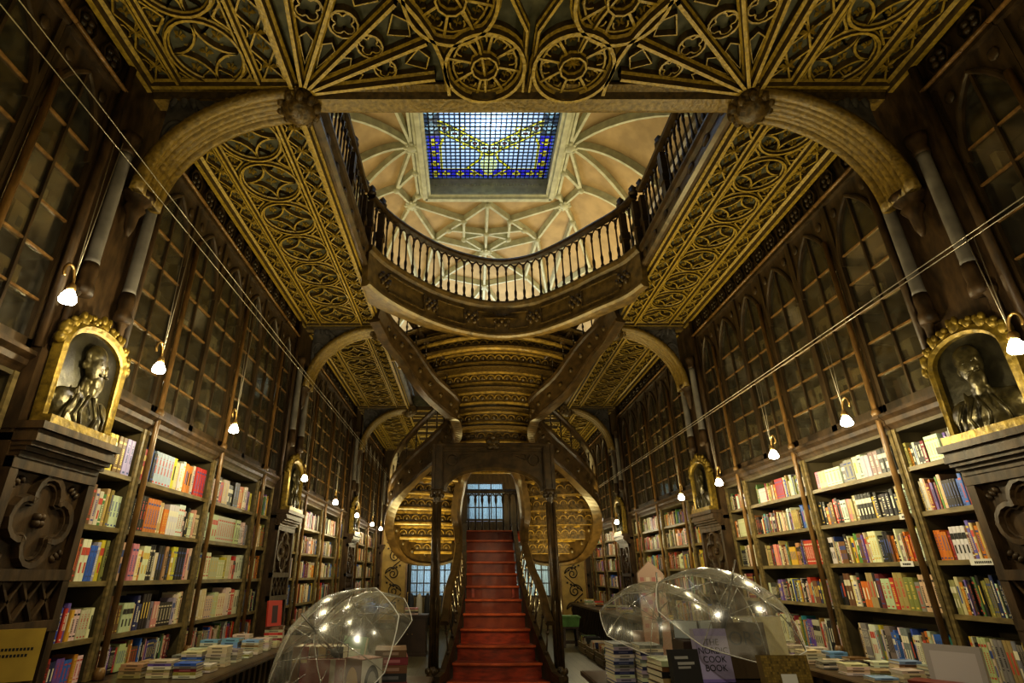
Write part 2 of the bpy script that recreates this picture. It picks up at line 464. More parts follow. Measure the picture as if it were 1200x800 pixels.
for i in range(NX * SUB):
    for j in range(NY * SUB):
        x0, y1 = X0 + i * sw, Yt - j * sw
        g.add([(x0, y1 - sw, gz), (x0 + sw, y1 - sw, gz), (x0 + sw, y1, gz), (x0, y1, gz)], [(0, 1, 2, 3)], 0, False, glass_col(x0 + sw / 2, y1 - sw / 2, i, j))
skl = struct('window_5', g, M['stain'], label='stained glass skylight with blue border and yellow garland')
ld = MB()
for i in range(NX + 1):
    t = .016 if (i - 1) % 6 == 0 else .011
    ld.box(X0 + i * cw - t, X0 + i * cw + t, Yt - NY * cw, Yt, gz - .012, gz + .002)
for j in range(NY + 1):
    t = .016 if j % 6 == 3 else .011
    ld.box(X0, X0 + NX * cw, Yt - j * cw - t, Yt - j * cw + t, gz - .012, gz + .002)
ld.build('lead_came', M['lead'], skl)

# ================================================================== CARVED GALLERY SOFFITS
MI4 = {4: [1, 0, 1, 1], 8: [1, 0, 1, 0, 1, 0, 1, 1]}  # profile sides take the shade-coloured gilt, tops stay bright
HK = 1.45
def ring(mb, cx, cy, r, w, h, z, n=24, prof=mould3):
    p = prof(w, h * HK); mb.sweep([(x, y, z) for x, y in arc(cx, cy, r, 0, 2 * PI, n)[:-1]], p, (0, 0, -1), True, mi=MI4[len(p)])
def bar(mb, p, q, w, h, z, prof=mould3):
    f = prof(w, h * HK); mb.sweep([(p[0], p[1], z), (q[0], q[1], z)], f, (0, 0, -1), mi=MI4[len(f)])
def curve(mb, pts, w, h, z, prof=mould3):
    f = prof(w, h * HK); mb.sweep([(x, y, z) for x, y in pts], f, (0, 0, -1), mi=MI4[len(f)])
def star(mb, cx, cy, r, z):
    ring(mb, cx, cy, r, .055, .05, z, 26, mould); 
    flower(mb, cx, cy, r * .20, z, 4)
    for sx in (-1, 1):
        for sy in (-1, 1):
            a0 = {(-1, -1): 0, (1, -1): PI / 2, (1, 1): PI, (-1, 1): -PI / 2}[sx, sy]
            q = r * .86
            curve(mb, arc(cx + sx * q, cy + sy * q, q, a0, a0 + PI / 2, 7), .034, .04, z)
            q2 = r * .70; flower(mb, cx + sx * q2 * .707, cy + sy * q2 * .707, r * .17, z, 5)
            for k in (.33, .67):   # cusps
                a = a0 + PI / 2 * k; x, y = cx + sx * q + q * math.cos(a), cy + sy * q + q * math.sin(a)
                mb.add([(x - .018, y - .018, z), (x + .018, y - .018, z), (x + .018, y + .018, z), (x - .018, y + .018, z), (x + sx * .035, y + sy * .035, z - .02)],
                       [(0, 1, 4), (1, 2, 4), (2, 3, 4), (3, 0, 4)])
def flower(mb, cx, cy, r, z, k=6):
    for i in range(k):
        a = 2 * PI * i / k + .3
        mb.add([(cx, cy, z - .045), (cx + r * .5 * math.cos(a - .4), cy + r * .5 * math.sin(a - .4), z - .01), (cx + r * math.cos(a), cy + r * math.sin(a), z - .025), (cx + r * .5 * math.cos(a + .4), cy + r * .5 * math.sin(a + .4), z - .01), (cx + r * .55 * math.cos(a), cy + r * .55 * math.sin(a), z - .05)],
               [(0, 1, 4), (1, 2, 4), (2, 3, 4), (3, 0, 4)])
def lattice(mb, xa, xb, y0, y1, step, z):
    n = max(1, round((y1 - y0) / step)); st = (y1 - y0) / n
    xm = (xa + xb) / 2
    for i in range(n):
        a = y0 + i * st; c = a + st
        bar(mb, (xa, a), (xb, c), .028, .035, z); bar(mb, (xb, a), (xa, c), .028, .035, z)
        flower(mb, xm, a + st / 2, .085, z - .02, 5)
        flower(mb, xm, a, .06, z, 4)
        for e in (xa + .03, xb - .03):
            curve(mb, arc(e, a + st / 2, .07, -PI / 2, PI / 2, 4) if e < xm else arc(e, a + st / 2, .07, PI / 2, 1.5 * PI, 4), .02, .03, z)
GILT = []
def soffit(s, y0, y1, name):
    xi = abs(XI[0 if s < 0 else 1]); xo = W - .02
    sl = MB()
    x0, x1 = sorted((s * xi, s * (W + .42)))
    sl.box(x0, x1, y0 - .02, y1 + .02, ZS + .02, ZG - .01)
    o = struct(name, sl, M['ground'])
    r = MB(); z = ZS + .02
    wl = .34
    for x, w, h in ((xi + .04, .10, .10), (xi + wl, .07, .075), (xo - wl, .07, .075), (xo - .06, .12, .10)):
        bar(r, (s * x, y0), (s * x, y1), w, h, z, mould)
        bar(r, (s * (x + .06), y0), (s * (x + .06), y1), .03, .045, z)
    lattice(r, s * (xi + .09), s * (xi + wl - .03), y0 + .05, y1 - .05, .33, z)
    lattice(r, s * (xo - wl + .03), s * (xo - .12), y0 + .05, y1 - .05, .33, z)
    cx = (xi + xo) / 2; rad = (xo - xi - 2 * wl) / 2 - .045
    n = max(1, round((y1 - y0) / (2 * rad + .04))); st = (y1 - y0) / n
    for i in range(n):
        cy = y0 + st * (i + .5)
        star(r, s * cx, cy, min(rad, st / 2 - .015), z)
        for e in (-1, 1):
            q = rad * 1.0
            bar(r, (s * (cx + e * q), cy + st / 2 - .14), (s * (cx + e * (q - .13)), cy + st / 2), .03, .035, z)
            bar(r, (s * (cx + e * q), cy - st / 2 + .14), (s * (cx + e * (q - .13)), cy - st / 2), .03, .035, z)
            ring(r, s * (cx + e * (q - .03)), cy + st / 2, .085, .022, .03, z, 10); flower(r, s * (cx + e * (q - .03)), cy + st / 2, .055, z, 5)
            curve(r, arc(s * cx, cy + e * st / 2, .16, 0, 2 * PI, 10), .018, .025, z)
    for y in (y0 + .03, y1 - .03): bar(r, (s * xi, y), (s * xo, y), .09, .08, z, mould)
    rb = r.build('carved_rib', [M['gilt'], M['giltd']], o)
    return o
ci = 1
for s in (-1, 1):
    for (a, c) in ((BACK, Y0 - .16), (Y0 + .16, YP[2] - .16), (YP[2] + .16, YP[3] - .16), (YP[3] + .16, FAR)):
        soffit(s, a, c, 'ceiling.%03d' % ci); ci += 1

# near central ceiling with wheels and fans
b = MB(); b.box(XI[0], XI[1], BACK, Y0 + .1, ZS + .02, ZG - .01)
near = struct('ceiling.%03d' % ci, b, M['ground']); ci += 1
r = MB(); z = ZS + .02; xm = (XI[0] + XI[1]) / 2
def wheel(cx, cy, R):
    ring(r, cx, cy, R, .075, .10, z, 30, mould); ring(r, cx, cy, R * .80, .03, .05, z, 24); ring(r, cx, cy, R * .33, .045, .09, z, 10, mould)
    flower(r, cx, cy, R * .24, z - .02, 8)
    for k in range(8):
        a = k * PI / 4 + .2
        bar(r, (cx + R * .33 * math.cos(a), cy + R * .33 * math.sin(a)), (cx + R * .95 * math.cos(a), cy + R * .95 * math.sin(a)), .04, .055, z)
        a2 = a + PI / 8
        curve(r, arc(cx + R * .66 * math.cos(a2), cy + R * .66 * math.sin(a2), R * .17, a2 - 2.0, a2 + 2.0, 6), .025, .04, z)
        flower(r, cx + R * .66 * math.cos(a2), cy + R * .66 * math.sin(a2), R * .12, z, 4)
WR = .355
for e in (-1, 1):
    wheel(xm + e * .395, Y0 - .40, WR); wheel(xm + e * .68, Y0 - 1.02, WR + .02); wheel(xm + e * .42, Y0 - 1.72, WR); wheel(xm + e * .95, Y0 - 2.3, WR)
    bx = xm + e * 2.1
    # fan ribs from the boss
    for k, deg in enumerate((8, 24, 42, 62, 82)):
        a = math.radians(deg); Lr = 1.32 + (.35 if k > 2 else 0) - (.05 if k == 0 else 0)
        p = (bx - e * .1 * math.cos(a), Y0 - .12 - .1 * math.sin(a)); q = (bx - e * Lr * math.cos(a), Y0 - .12 - Lr * math.sin(a))
        bar(r, p, q, .075, .10, z, mould)
        if k < 4:
            deg2 = (8, 24, 42, 62, 82)[k + 1]; am = math.radians((deg + deg2) / 2); hw = math.radians(deg2 - deg) / 2
            rm = .84; cx, cy = bx - e * rm * math.cos(am), Y0 - .12 - rm * math.sin(am); rr = rm * math.sin(hw) * .85
            ring(r, cx, cy, rr, .03, .05, z, 14)
            for q4 in range(4):
                a4 = q4 * PI / 2 + am; curve(r, arc(cx + rr * .5 * math.cos(a4), cy + rr * .5 * math.sin(a4), rr * .38, a4 - 1.9, a4 + 1.9, 5), .022, .04, z)
            for t0, t1 in ((.3, .62), (1.04, 1.26)):
                P1 = [(bx - e * rad_ * math.cos(am + dd * hw * .62), Y0 - .12 - rad_ * math.sin(am + dd * hw * .62)) for rad_, dd in ((t0, 0), (t1 - .06, -1), (t1, 0), (t1 - .06, 1))]
                r.sweep([(x, y, z) for x, y in P1], mould3(.028, .065), (0, 0, -1), True, mi=[1, 0, 1, 1])
    a0, a1 = (PI, PI * 1.5) if e > 0 else (-PI / 2, 0)
    curve(r, arc(bx, Y0 - .12, 1.38, a0, a1, 16), .08, .10, z, mould)
    curve(r, arc(bx, Y0 - .12, 1.72, a0 + .25, a1, 14), .05, .07, z, mould)
    bar(r, (xm + e * .05, Y0 - .75), (xm + e * .42, Y0 - 1.45), .06, .08, z, mould)
    bar(r, (xm + e * .05, Y0 - .75), (xm + e * .03, Y0 - .12), .05, .07, z, mould)
bar(r, (xm, Y0 - 1.05), (xm + .3, Y0 - 1.6), .05, .07, z); bar(r, (xm, Y0 - 1.05), (xm - .3, Y0 - 1.6), .05, .07, z)
for k in range(18):
    for cyy in (Y0 - 2.9, Y0 - 3.6, Y0 - 4.3, Y0 - 5.0, Y0 - 5.7, Y0 - 6.4):
        if k < 6: star(r, XI[0] + .36 + k * .71, cyy, .33, z)
r.build('carved_rib', [M['gilt'], M['giltd']], near)
# far central ceiling beyond the stair
b = MB(); b.box(XI[0], XI[1], YP[3], FAR, ZS + .02, ZG - .01)
farc = struct('ceiling.%03d' % ci, b, M['ground']); ci += 1
r = MB()
for k in range(7): bar(r, (XI[0], YP[3] + .2 + k * .75), (XI[1], YP[3] + .2 + k * .75), .22, .16, z, mould)
for k in range(6):
    for q in range(6): star(r, XI[0] + .36 + q * .71, YP[3] + .57 + k * .75, .27, z)
r.build('carved_rib', [M['gilt'], M['giltd']], farc)

# cross beams, bosses and wall arches
ti = 4
for n, yb in enumerate(YP[1:4]):
    b = MB()
    segs = [(-W, W)] if n == 0 else [(-W, XI[0]), (XI[1], W)]
    for x0, x1 in segs:
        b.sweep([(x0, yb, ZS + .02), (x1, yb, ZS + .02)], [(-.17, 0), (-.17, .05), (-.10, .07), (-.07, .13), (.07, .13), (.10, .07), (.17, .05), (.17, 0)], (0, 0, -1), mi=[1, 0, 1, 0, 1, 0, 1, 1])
        b.box(x0, x1, yb - .17, yb + .17, ZS, ZG - .01, 1)
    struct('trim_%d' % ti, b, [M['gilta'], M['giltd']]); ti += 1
    for e in (-1, 1):
        bx = XI[0] - .02 if e < 0 else XI[1] + .02
        b = MB()
        b.lathe([(.17, 0), (.20, -.05), (.20, -.12), (.15, -.17), (.16, -.20), (.10, -.27), (.04, -.30)], (bx, yb, ZS), 16)
        for k in range(10):
            a = 2 * PI * k / 10
            b.blob((bx + .17 * math.cos(a), yb + .17 * math.sin(a), ZS - .15), (.045, .045, .075), n=6, m=4)
        struct('trim_%d' % ti, b, M['carve']); ti += 1
        # arch from boss down to the wall pilaster
        b = MB()
        xw = e * (W - .18); rx = abs(xw - bx) - .03; zb = 4.62; rz = ZS - .12 - zb
        pts = [(bx + e * rx * math.sin(t), yb, zb + rz * math.cos(t)) for t in [PI / 2 * i / 18 for i in range(19)]]
        nr = V((0, 1, 0))
        b.sweep(pts, [(-.03, -.16), (.03, -.16), (.03, .16), (-.03, .16)], (0, 1, 0), mi=1)  # dark backing paints shade into the gaps between the tubes
        for oy, rr in ((-.145, .056), (-.08, .044), (-.027, .052), (.027, .052), (.08, .044), (.145, .056)):
            b.tube([V(p) + V((0, oy, 0)) for p in pts], rr, 7, N=(0, 1, 0))
        # beaded hood along the arch
        for i in range(1, 18):
            p = V(pts[i]); b.blob((p.x, yb - .165, p.z + .04), (.03, .02, .03), n=6, m=4)
        struct('trim_%d' % ti, b, [M['gilta'], M['giltd']]); ti += 1
        b = MB()
        top = ZS + .01
        for i in range(18):
            (xa, _, za), (xb, _, zb2) = pts[i], pts[i + 1]
            xe = e * (W - .02)
            b.add([(x, y, z_) for y in (yb - .05, yb + .05) for x, z_ in ((xa, za + .04), (xb, zb2 + .04), (xb, top), (xa, top))],
                  [(0, 1, 2, 3), (4, 5, 6, 7), (0, 1, 5, 4), (3, 2, 6, 7)])
        # carved wing and scroll on the spandrel
        for yy in (yb - .06, yb + .06):
            cxs = bx + e * rx * .92; 
            for k in range(7):
                a = .25 + k * .24
                b.blob((cxs - e * .30 * math.cos(a) * (1 + .06 * k), yy, ZS - .42 + .30 * math.sin(a)), (.10, .02, .035), n=6, m=4, T=Matrix.Rotation(-e * a, 3, 'Y'))
            sp = [(cxs - e * (.02 + (.2 - .008 * i) * math.cos(i * .35)) * .6, yy, ZS - .55 + (.2 - .008 * i) * math.sin(i * .35)) for i in range(20)]
            b.tube(sp, .022, 5, N=(0, 1, 0))
        struct('trim_%d' % ti, b, M['spread']); ti += 1

# ================================================================== GALLERY EDGE, BRIDGE, BALUSTRADES
BR = [(-2.02, 7.0), (-1.84, 7.42), (-1.5, 7.92), (-1.0, 8.45), (-.45, 8.80), (.13, 8.95), (.72, 8.78), (1.25, 8.3), (1.62, 7.85), (1.98, 7.4), (2.14, 7.0)]
def bridge_pts(z, n=5, off=0):
    P = catmull([(x, y, z) for x, y in BR], n)
    if off:
        c = V((.06, 6.2, z)); P = [p + (p - c).normalized() * off for p in P]
        P = [V((max(XI[0] - .05, min(XI[1] + .05, p.x)), p.y, p.z)) for p in P]
    return P
def edge_fascia(name, path, z0, z1, mats, N=(0, 0, 1)):
    b = MB()
    h = z1 - z0
    b.sweep(path, [(-.05, 0), (.05, 0), (.09, .03), (.09, .07), (.05, .10), (.04, h - .12), (.08, h - .08), (.10, h - .03), (.10, h), (-.05, h)], N)
    return b
b = edge_fascia('', [V((p.x, p.y, 5.50)) for p in bridge_pts(0)], 5.50, 6.20, None)
# bridge floor behind the fascia
inner = bridge_pts(6.08, 5); outer = bridge_pts(6.08, 5, .55)
for i in range(len(inner) - 1):
    q = [inner[i], inner[i + 1], outer[i + 1], outer[i]]
    b.add([(p.x, p.y, z_) for z_ in (5.72, 6.12) for p in q], [(0, 1, 2, 3), (4, 5, 6, 7), (0, 1, 5, 4), (2, 3, 7, 6), (1, 2, 6, 5), (0, 3, 7, 4)])
struct('trim_%d' % ti, b, M['fascia']); ti += 1
# carved strapwork on the bridge fascia
b = MB()
bp = bridge_pts(0, 10); L_ = len(bp)
def on_fascia(t, z, out=.06):
    i = min(int(t * (L_ - 1)), L_ - 2); f = t * (L_ - 1) - i
    p = bp[i].lerp(bp[i + 1], f); tg = (bp[i + 1] - bp[i]).normalized(); n_ = V((tg.y, -tg.x, 0))
    if n_.y > 0: n_ = -n_
    return p + n_ * out + V((0, 0, z)), tg
for t in (.10, .27, .40, .5, .60, .73, .90):
    c, tg = on_fascia(t, 5.84)
    for du, dz in ((-.06, -.07), (.06, -.07), (-.06, .07), (.06, .07), (0, 0), (-.12, 0), (.12, 0)):
        b.blob(c + tg * du + V((0, 0, dz)), (.045, .03, .05), n=8, m=5)
for ta, tb in ((.12, .25), (.29, .38), (.42, .48), (.52, .58), (.62, .71), (.75, .88)):
    for z_ in (5.68, 5.99):
        b.sweep([on_fascia(ta + (tb - ta) * k / 6, z_, .05)[0] for k in range(7)], mould3(.03, .03), (0, -1, 0))
    for t in (ta, tb): b.sweep([on_fascia(t, 5.68, .05)[0], on_fascia(t, 5.99, .05)[0]], mould3(.03, .03), (0, -1, 0))
struct('trim_%d' % ti, b, M['carve']); ti += 1
for s, (y0, y1) in ((-1, (Y0, 7.15)), (1, (Y0, 7.15)), (-1, (9.2, FAR)), (1, (9.2, FAR))):
    x = XI[0] if s < 0 else XI[1]
    P = [(x, y0, ZS - .02), (x, y1, ZS - .02)]
    b = edge_fascia('', P if s < 0 else P[::-1], ZS, 6.2, None)
    for k in range(int((y1 - y0) / .45)):
        b.blob((x - s * .05, y0 + .3 + .45 * k, 6.02), (.02, .09, .06), n=8, m=4)
    struct('trim_%d' % ti, b, M['rail']); ti += 1
b = edge_fascia('', [(XI[1], Y0 + .12, ZS + .05), (XI[0], Y0 + .12, ZS + .05)], ZS + .05, 6.2, None)
struct('trim_%d' % ti, b, M['rail']); ti += 1

BAL = MB()
BAL.lathe([(.032, 0), (.032, .05), (.018, .08), (.026, .16), (.026, .2), (.015, .24), (.013, .55), (.022, .58), (.022, .61), (.014, .64), (.014, .70), (.026, .74)], n=8)
BALM = BAL.mesh('baluster', [M['rail']])
def balustrade(path, label, zb, rail_h=.90, step=.15, name='balustrade', posts=()):
    P = [V(p) for p in path]
    t = thing(name, label, 'balustrade', (P[0].x, P[0].y, zb))
    org = V((P[0].x, P[0].y, zb))
    Q = [V((p.x, p.y, 0)) - V((org.x, org.y, 0)) for p in P]
    r = MB(); r.sweep([q + V((0, 0, rail_h)) for q in Q], [(-.06, -.02), (-.07, .02), (-.05, .06), (.05, .06), (.07, .02), (.06, -.02)])
    r.build('handrail', M['rail'], t)
    r = MB(); r.sweep(Q, [(-.06, 0), (-.06, .03), (-.04, .05), (.04, .05), (.06, .03), (.06, 0)]); r.build('base_rail', M['rail'], t)
    D = [0]
    for a, c in zip(Q, Q[1:]): D.append(D[-1] + (c - a).length)
    n = max(2, int(D[-1] / step)); pts = []
    for k in range(n + 1):
        d = D[-1] * k / n; i = max(j for j in range(len(D)) if D[j] <= d + 1e-6); i = min(i, len(Q) - 2)
        pts.append(Q[i].lerp(Q[i + 1], (d - D[i]) / max(1e-6, D[i + 1] - D[i])))
    extra = MB()
    for k, q in enumerate(pts):
        if k in (0, n) or (n > 22 and len(Q) > 3 and k in (2, n - 2)) or (len(Q) < 4 and k % 12 == 0):
            pm = MB(); pm.box(-.05, .05, -.05, .05, 0, rail_h - .1); pm.lathe([(.075, 0), (.075, .05), (.05, .08), (.065, .12), (.03, .17), (.008, .2)], (0, 0, rail_h + .05), 8); pm.box(-.07, .07, -.07, .07, .3, .42)
            pm.build('post', M['rail'], t, q)
        elif k < 100:
            o = bpy.data.objects.new('baluster', BALM); COL.objects.link(o); o.parent = t; o.location = q + V((0, 0, .04)); o.scale = (1, 1, (rail_h - .12) / .76)
        # pointed arch heads between balusters
        if k < n:
            q2 = pts[k + 1]; m_ = (q + q2) / 2
            z1, z2 = rail_h - .20, rail_h - .05
            for a, c in ((q, m_), (q2, m_)):
                extra.sweep([a + V((0, 0, z1)), a.lerp(c, .25) + V((0, 0, z1 + .09)), c + V((0, 0, z2))], mould3(.03, .02), (0, -1, .01) if abs((q2 - q).x) > abs((q2 - q).y) else (1, 0, .01))
    extra.build('arch_head', M['rail'], t)
    return t
balustrade([(p.x, p.y, 0) for p in bridge_pts(0, 5)], 'curved turned-wood balustrade on the bridge above the red stair', 6.2, .90, .165)
balustrade([(XI[0] - .02, Y0 + .2, 0), (XI[0] - .02, 6.85, 0)], 'straight dark gallery balustrade left of the skylight opening', 6.2)
balustrade([(XI[1] + .02, Y0 + .2, 0), (XI[1] + .02, 6.85, 0)], 'straight dark gallery balustrade right of the skylight opening', 6.2)

# upper storey walls: arched panelling and windows above the gallery
for s in (-1, 1):
    b = MB()
    for k in range(11):
        ya = .4 + k * 1.75; yb = ya + 1.5; x = s * (W - .0)
        P = [(x, ya, ZG)] + [(x, ya, 7.7)] + [(x, (ya + yb) / 2 - .75 * math.cos(a), 7.7 + .75 * math.sin(a)) for a in [PI * i / 10 for i in range(1, 10)]] + [(x, yb, 7.7), (x, yb, ZG)]
        b.sweep(P, [(-.07, -.02), (-.07, .05), (-.03, .08), (.03, .08), (.07, .05), (.07, -.02)], (-s, 0, 0))
        for q in (.33, .66):
            yy = ya + 1.5 * q; b.box(min(x, x - s * .05), max(x, x - s * .05), yy - .03, yy + .03, ZG, 8.3)
        for zz in (6.7, 7.2, 7.7): b.box(min(x, x - s * .04), max(x, x - s * .04), ya, yb, zz - .02, zz + .02)
    b.sweep([(s * (W - .02), BACK, 8.75), (s * (W - .02), FAR, 8.75)], mould(.3, .16), (-s, 0, 0))
    struct('trim_%d' % ti, b, M['rail']); ti += 1
# ================================================================== BOOKCASES
ZL = {-1: [1.13, 1.55, 1.97, 2.41], 1: [1.30, 1.71, 2.11, 2.50]}
ZLED = .82; ZCO = 2.86; ZGL = 3.03; ZTOP = 5.42
OPEN = []          # (side, unit index, y0, y1, shelf tops) for the books
UNITS = [(.42, 1.17), (1.17, 2.67), (2.67, 4.17), (4.17, 4.82)]   # offsets from the pilaster line
def make_case(s, w, pole_lo, pole_hi, label, last):
    """local coordinates: x from the bookcase face (d>0 into the room), y along the wall from 0 to w"""
    t = thing('bookcase', label, 'bookcase')
    X = lambda d: -s * d
    def bx(mb, d0, d1, y0, y1, z0, z1, mi=0):
        a, c = sorted((X(d0), X(d1))); mb.box(a, c, y0, y1, z0, z1, mi)
    m = MB()
    bx(m, -.36, -.33, 0, w, 0, ZTOP + .4)
    for y in (0, w - .03): bx(m, -.33, -.02, y, y + .03, ZLED, ZCO)
    if w > 1.2:
        pass
    bx(m, -.33, 0, 0, w, ZCO - .03, ZCO)
    m.build('carcass', M['back'], t)
    m = MB()
    bx(m, -.04, 0, 0, w, 0, ZLED - .05)
    bx(m, -.33, .118, 0, w, ZLED - .05, ZLED - .004)
    k = max(2, int(w / .18))
    for i in range(k + 1):
        y = w * i / k; bx(m, 0, .025, max(0, y - .02), min(w, y + .02), .1, ZLED - .08)
    bx(m, 0, .03, 0, w, 0, .12)
    m.build('base_panel', M['dark'], t)
    for z in ZL[s]:
        m = MB(); bx(m, -.33, -.005, .03, w - .03, z - .03, z); bx(m, -.02, .0, 0, w, z - .035, z + .004); m.build('shelf', M['mid'], t)
    for y in (.022, w - .022):
        m = MB(); bx(m, -.015, .012, y - .02, y + .02, ZLED, ZCO); m.build('upright', M['mid'], t)
    for y in pole_lo:
        y = .056
        m = MB()
        m.tube([(X(.05), y, .80), (X(.05), y, 5.0)], .026, 8, N=(1, 0, 0))
        m.lathe([(.045, 0), (.045, .06), (.03, .09)], (X(.05), y, ZLED), 8)
        m.lathe([(.03, 0), (.045, .04), (.03, .08)], (X(.05), y, 3.0), 8)
        m.build('pole', M['pole'], t)
    # cornice between shelves and glazed doors
    m = MB()
    m.sweep([(X(0), 0, ZCO), (X(0), w, ZCO)], [(-s * u, z_) for u, z_ in ((-.33, 0), (0, 0), (.02, .03), (.04, .05), (.045, .09), (.085, .12), (.085, .15), (-.33, .17))])
    m.build('cornice', M['pil'], t)
    # glazed doors
    nl = max(1, round(w / .75)); lw = w / nl
    for i in range(nl):
        ya, yb = i * lw, (i + 1) * lw; ym = (ya + yb) / 2
        f = MB(); ti_ = .035
        for y in (ya + .02, yb - .02): bx(f, -.03, .02, y - .022, y + .022, ZGL, ZTOP)
        bx(f, -.03, .02, ya, yb, ZGL, ZGL + .07)
        hs = 4.62; hw = lw / 2 - .04; ap = .68
        A = []
        for q in range(9):   # pointed arch, left half then right half
            th = q / 8 * PI / 3; A.append((ym - hw + 2 * hw * (1 - math.cos(th)), hs + ap * math.sin(th) / math.sin(PI / 3)))
        B = [(2 * ym - y, z) for y, z in A[::-1]][1:]
        AR = A + B
        f.sweep([(X(-.005), y, z) for y, z in AR], [(-.026, -.02), (-.026, .02), (-.01, .035), (.01, .035), (.026, .02), (.026, -.02)], (X(1), 0, 0))
        for (y1, z1), (y2, z2) in zip(AR, AR[1:]):
            f.add([(X(d), y, z) for d in (-.02, 0) for y, z in ((y1, z1), (y2, z2), (y2, ZTOP), (y1, ZTOP))], [(0, 1, 2, 3), (4, 5, 6, 7), (0, 1, 5, 4), (2, 3, 7, 6)])
        # small trefoil eyelet drops in the spandrel
        for sy in (-1, 1): f.blob((X(.005), ym + sy * hw * .72, hs + ap * .93), (.015, .05, .06), n=8, m=4)
        d = f.build('glazed_door', M['dark'], t)
        g = MB()
        bx(g, -.02, .008, ym - .011, ym + .011, ZGL, hs + ap - .01, 1)
        z = ZGL + .36
        while z < hs + .35:
            hw2 = hw if z < hs else hw * (2 * math.cos(math.asin((z - hs) / ap * .866)) - 1)
            bx(g, -.018, .004, ym - hw2, ym + hw2, z - .009, z + .009); z += .335
        g.build('glazing_bar', [M['pole'], M['dark']], d)  # brighter horizontals, darker verticals: the fall of light put into the materials
        p = MB(); bx(p, -.016, -.012, ya + .03, yb - .03, ZGL + .05, ZTOP - .05); p.build('pane', M['glass'], d)
    # carved frieze under the gallery
    m = MB()
    bx(m, -.34, -.02, 0, w, ZTOP, ZS + .01)
    m.sweep([(X(0), 0, ZTOP + .02), (X(0), w, ZTOP + .02)], [(-.05, -.03), (.05, -.03), (.06, .02), (.03, .05), (-.05, .05)])
    n = max(2, round(w / .3))
    for i in range(n):
        y = w * (i + .5) / n; zc_ = ZTOP + .23
        for a in range(4): m.blob((X(0), y + .05 * math.cos(a * PI / 2 + .78), zc_ + .05 * math.sin(a * PI / 2 + .78)), (.03, .035, .035), n=6, m=4)
        m.sweep([(X(-.015), y + .11 * math.cos(q * PI / 4), zc_ + .13 * math.sin(q * PI / 4)) for q in range(8)], mould3(.025, .03), (X(1), 0, 0), True)
    m.build('frieze', M['dark'], t)
    m = MB(); m.tube([(X(.085), 0, ZTOP + .02), (X(.085), w, ZTOP + .02)], .02, 6); m.build('moulding', M['pole'], t)
    # inner shelves of the glazed part
    m = MB()
    for z in (3.4, 3.75, 4.1, 4.45, 4.8): bx(m, -.33, -.09, .03, w - .03, z - .02, z)
    m.build('inner_shelf', M['back'], t)
    return t
protos = {}
case_no = {-1: 0, 1: 0}
for s in (-1, 1):
    sd = 'left' if s < 0 else 'right'
    for bay in range(-1, 3):
        for u, (a, c) in enumerate(UNITS):
            if bay == -1 and u < 1: continue
            key = (s, u); y0 = YP[bay + 1] + a; y1 = YP[bay + 1] + c
            poles = {0: [], 1: [0], 2: [0], 3: [0]}[u]
            lab = '%s bookcase with arched glazed top, %s along the %s wall from the camera' % ('narrow dark wood' if u in (0, 3) else 'wide dark wood', ordw(case_no[s]), sd)
            if key not in protos:
                o = make_case(s, c - a - .008, poles, [], lab, u == 3); protos[key] = o
            else:
                o = copy_tree(protos[key]); o['label'] = lab
            case_no[s] += 1
            o.location = (s * W, y0 + .004, 0); o['group'] = 'tall bookcases lining both walls'
            OPEN.append((s, bay, u, y0, y1))

# worktops (continuous ledges) in front of the cases
def ledge(s, y0, y1, depth, lab):
    t = thing('display_counter', lab, 'counter', (s * W, (y0 + y1) / 2, 0))
    h = (y1 - y0) / 2
    m = MB(); x0, x1 = sorted((-s * .121, -s * depth)); m.box(x0, x1, -h, h, ZLED - .045, ZLED - .003)
    m.sweep([(-s * depth, -h, ZLED - .03), (-s * depth, h, ZLED - .03)], [(-.02, -.02), (.02, -.02), (.03, 0), (.02, .025), (-.02, .025)])
    m.build('worktop', M['rail'], t)
    m = MB()
    x0, x1 = sorted((-s * (depth - .08), -s * (depth - .11))); m.box(x0, x1, -h + .03, h - .03, .08, ZLED - .045)
    n = int(2 * h / .16)
    for i in range(n + 1):
        y = -h + .05 + (2 * h - .1) * i / n; x0, x1 = sorted((-s * (depth - .08), -s * (depth - .05))); m.box(x0, x1, y - .025, y + .025, .08, ZLED - .05)
    x0, x1 = sorted((-s * (depth - .04), -s * (depth - .11))); m.box(x0, x1, -h + .02, h - .02, 0, .10)
    m.build('slatted_front', M['dark'], t)
    return t
LD = .92
ledge(-1, 4.30, 8.70, LD, 'long wooden counter along the left wall, nearest the camera')
ledge(1, 4.30, 8.70, LD, 'long wooden counter along the right wall, nearest the camera')
ledge(-1, 9.55, 13.9, LD - .2, 'second wooden counter along the left wall, behind the umbrellas')
ledge(1, 9.55, 18.6, LD - .05, 'long wooden counter along the right wall towards the far windows')

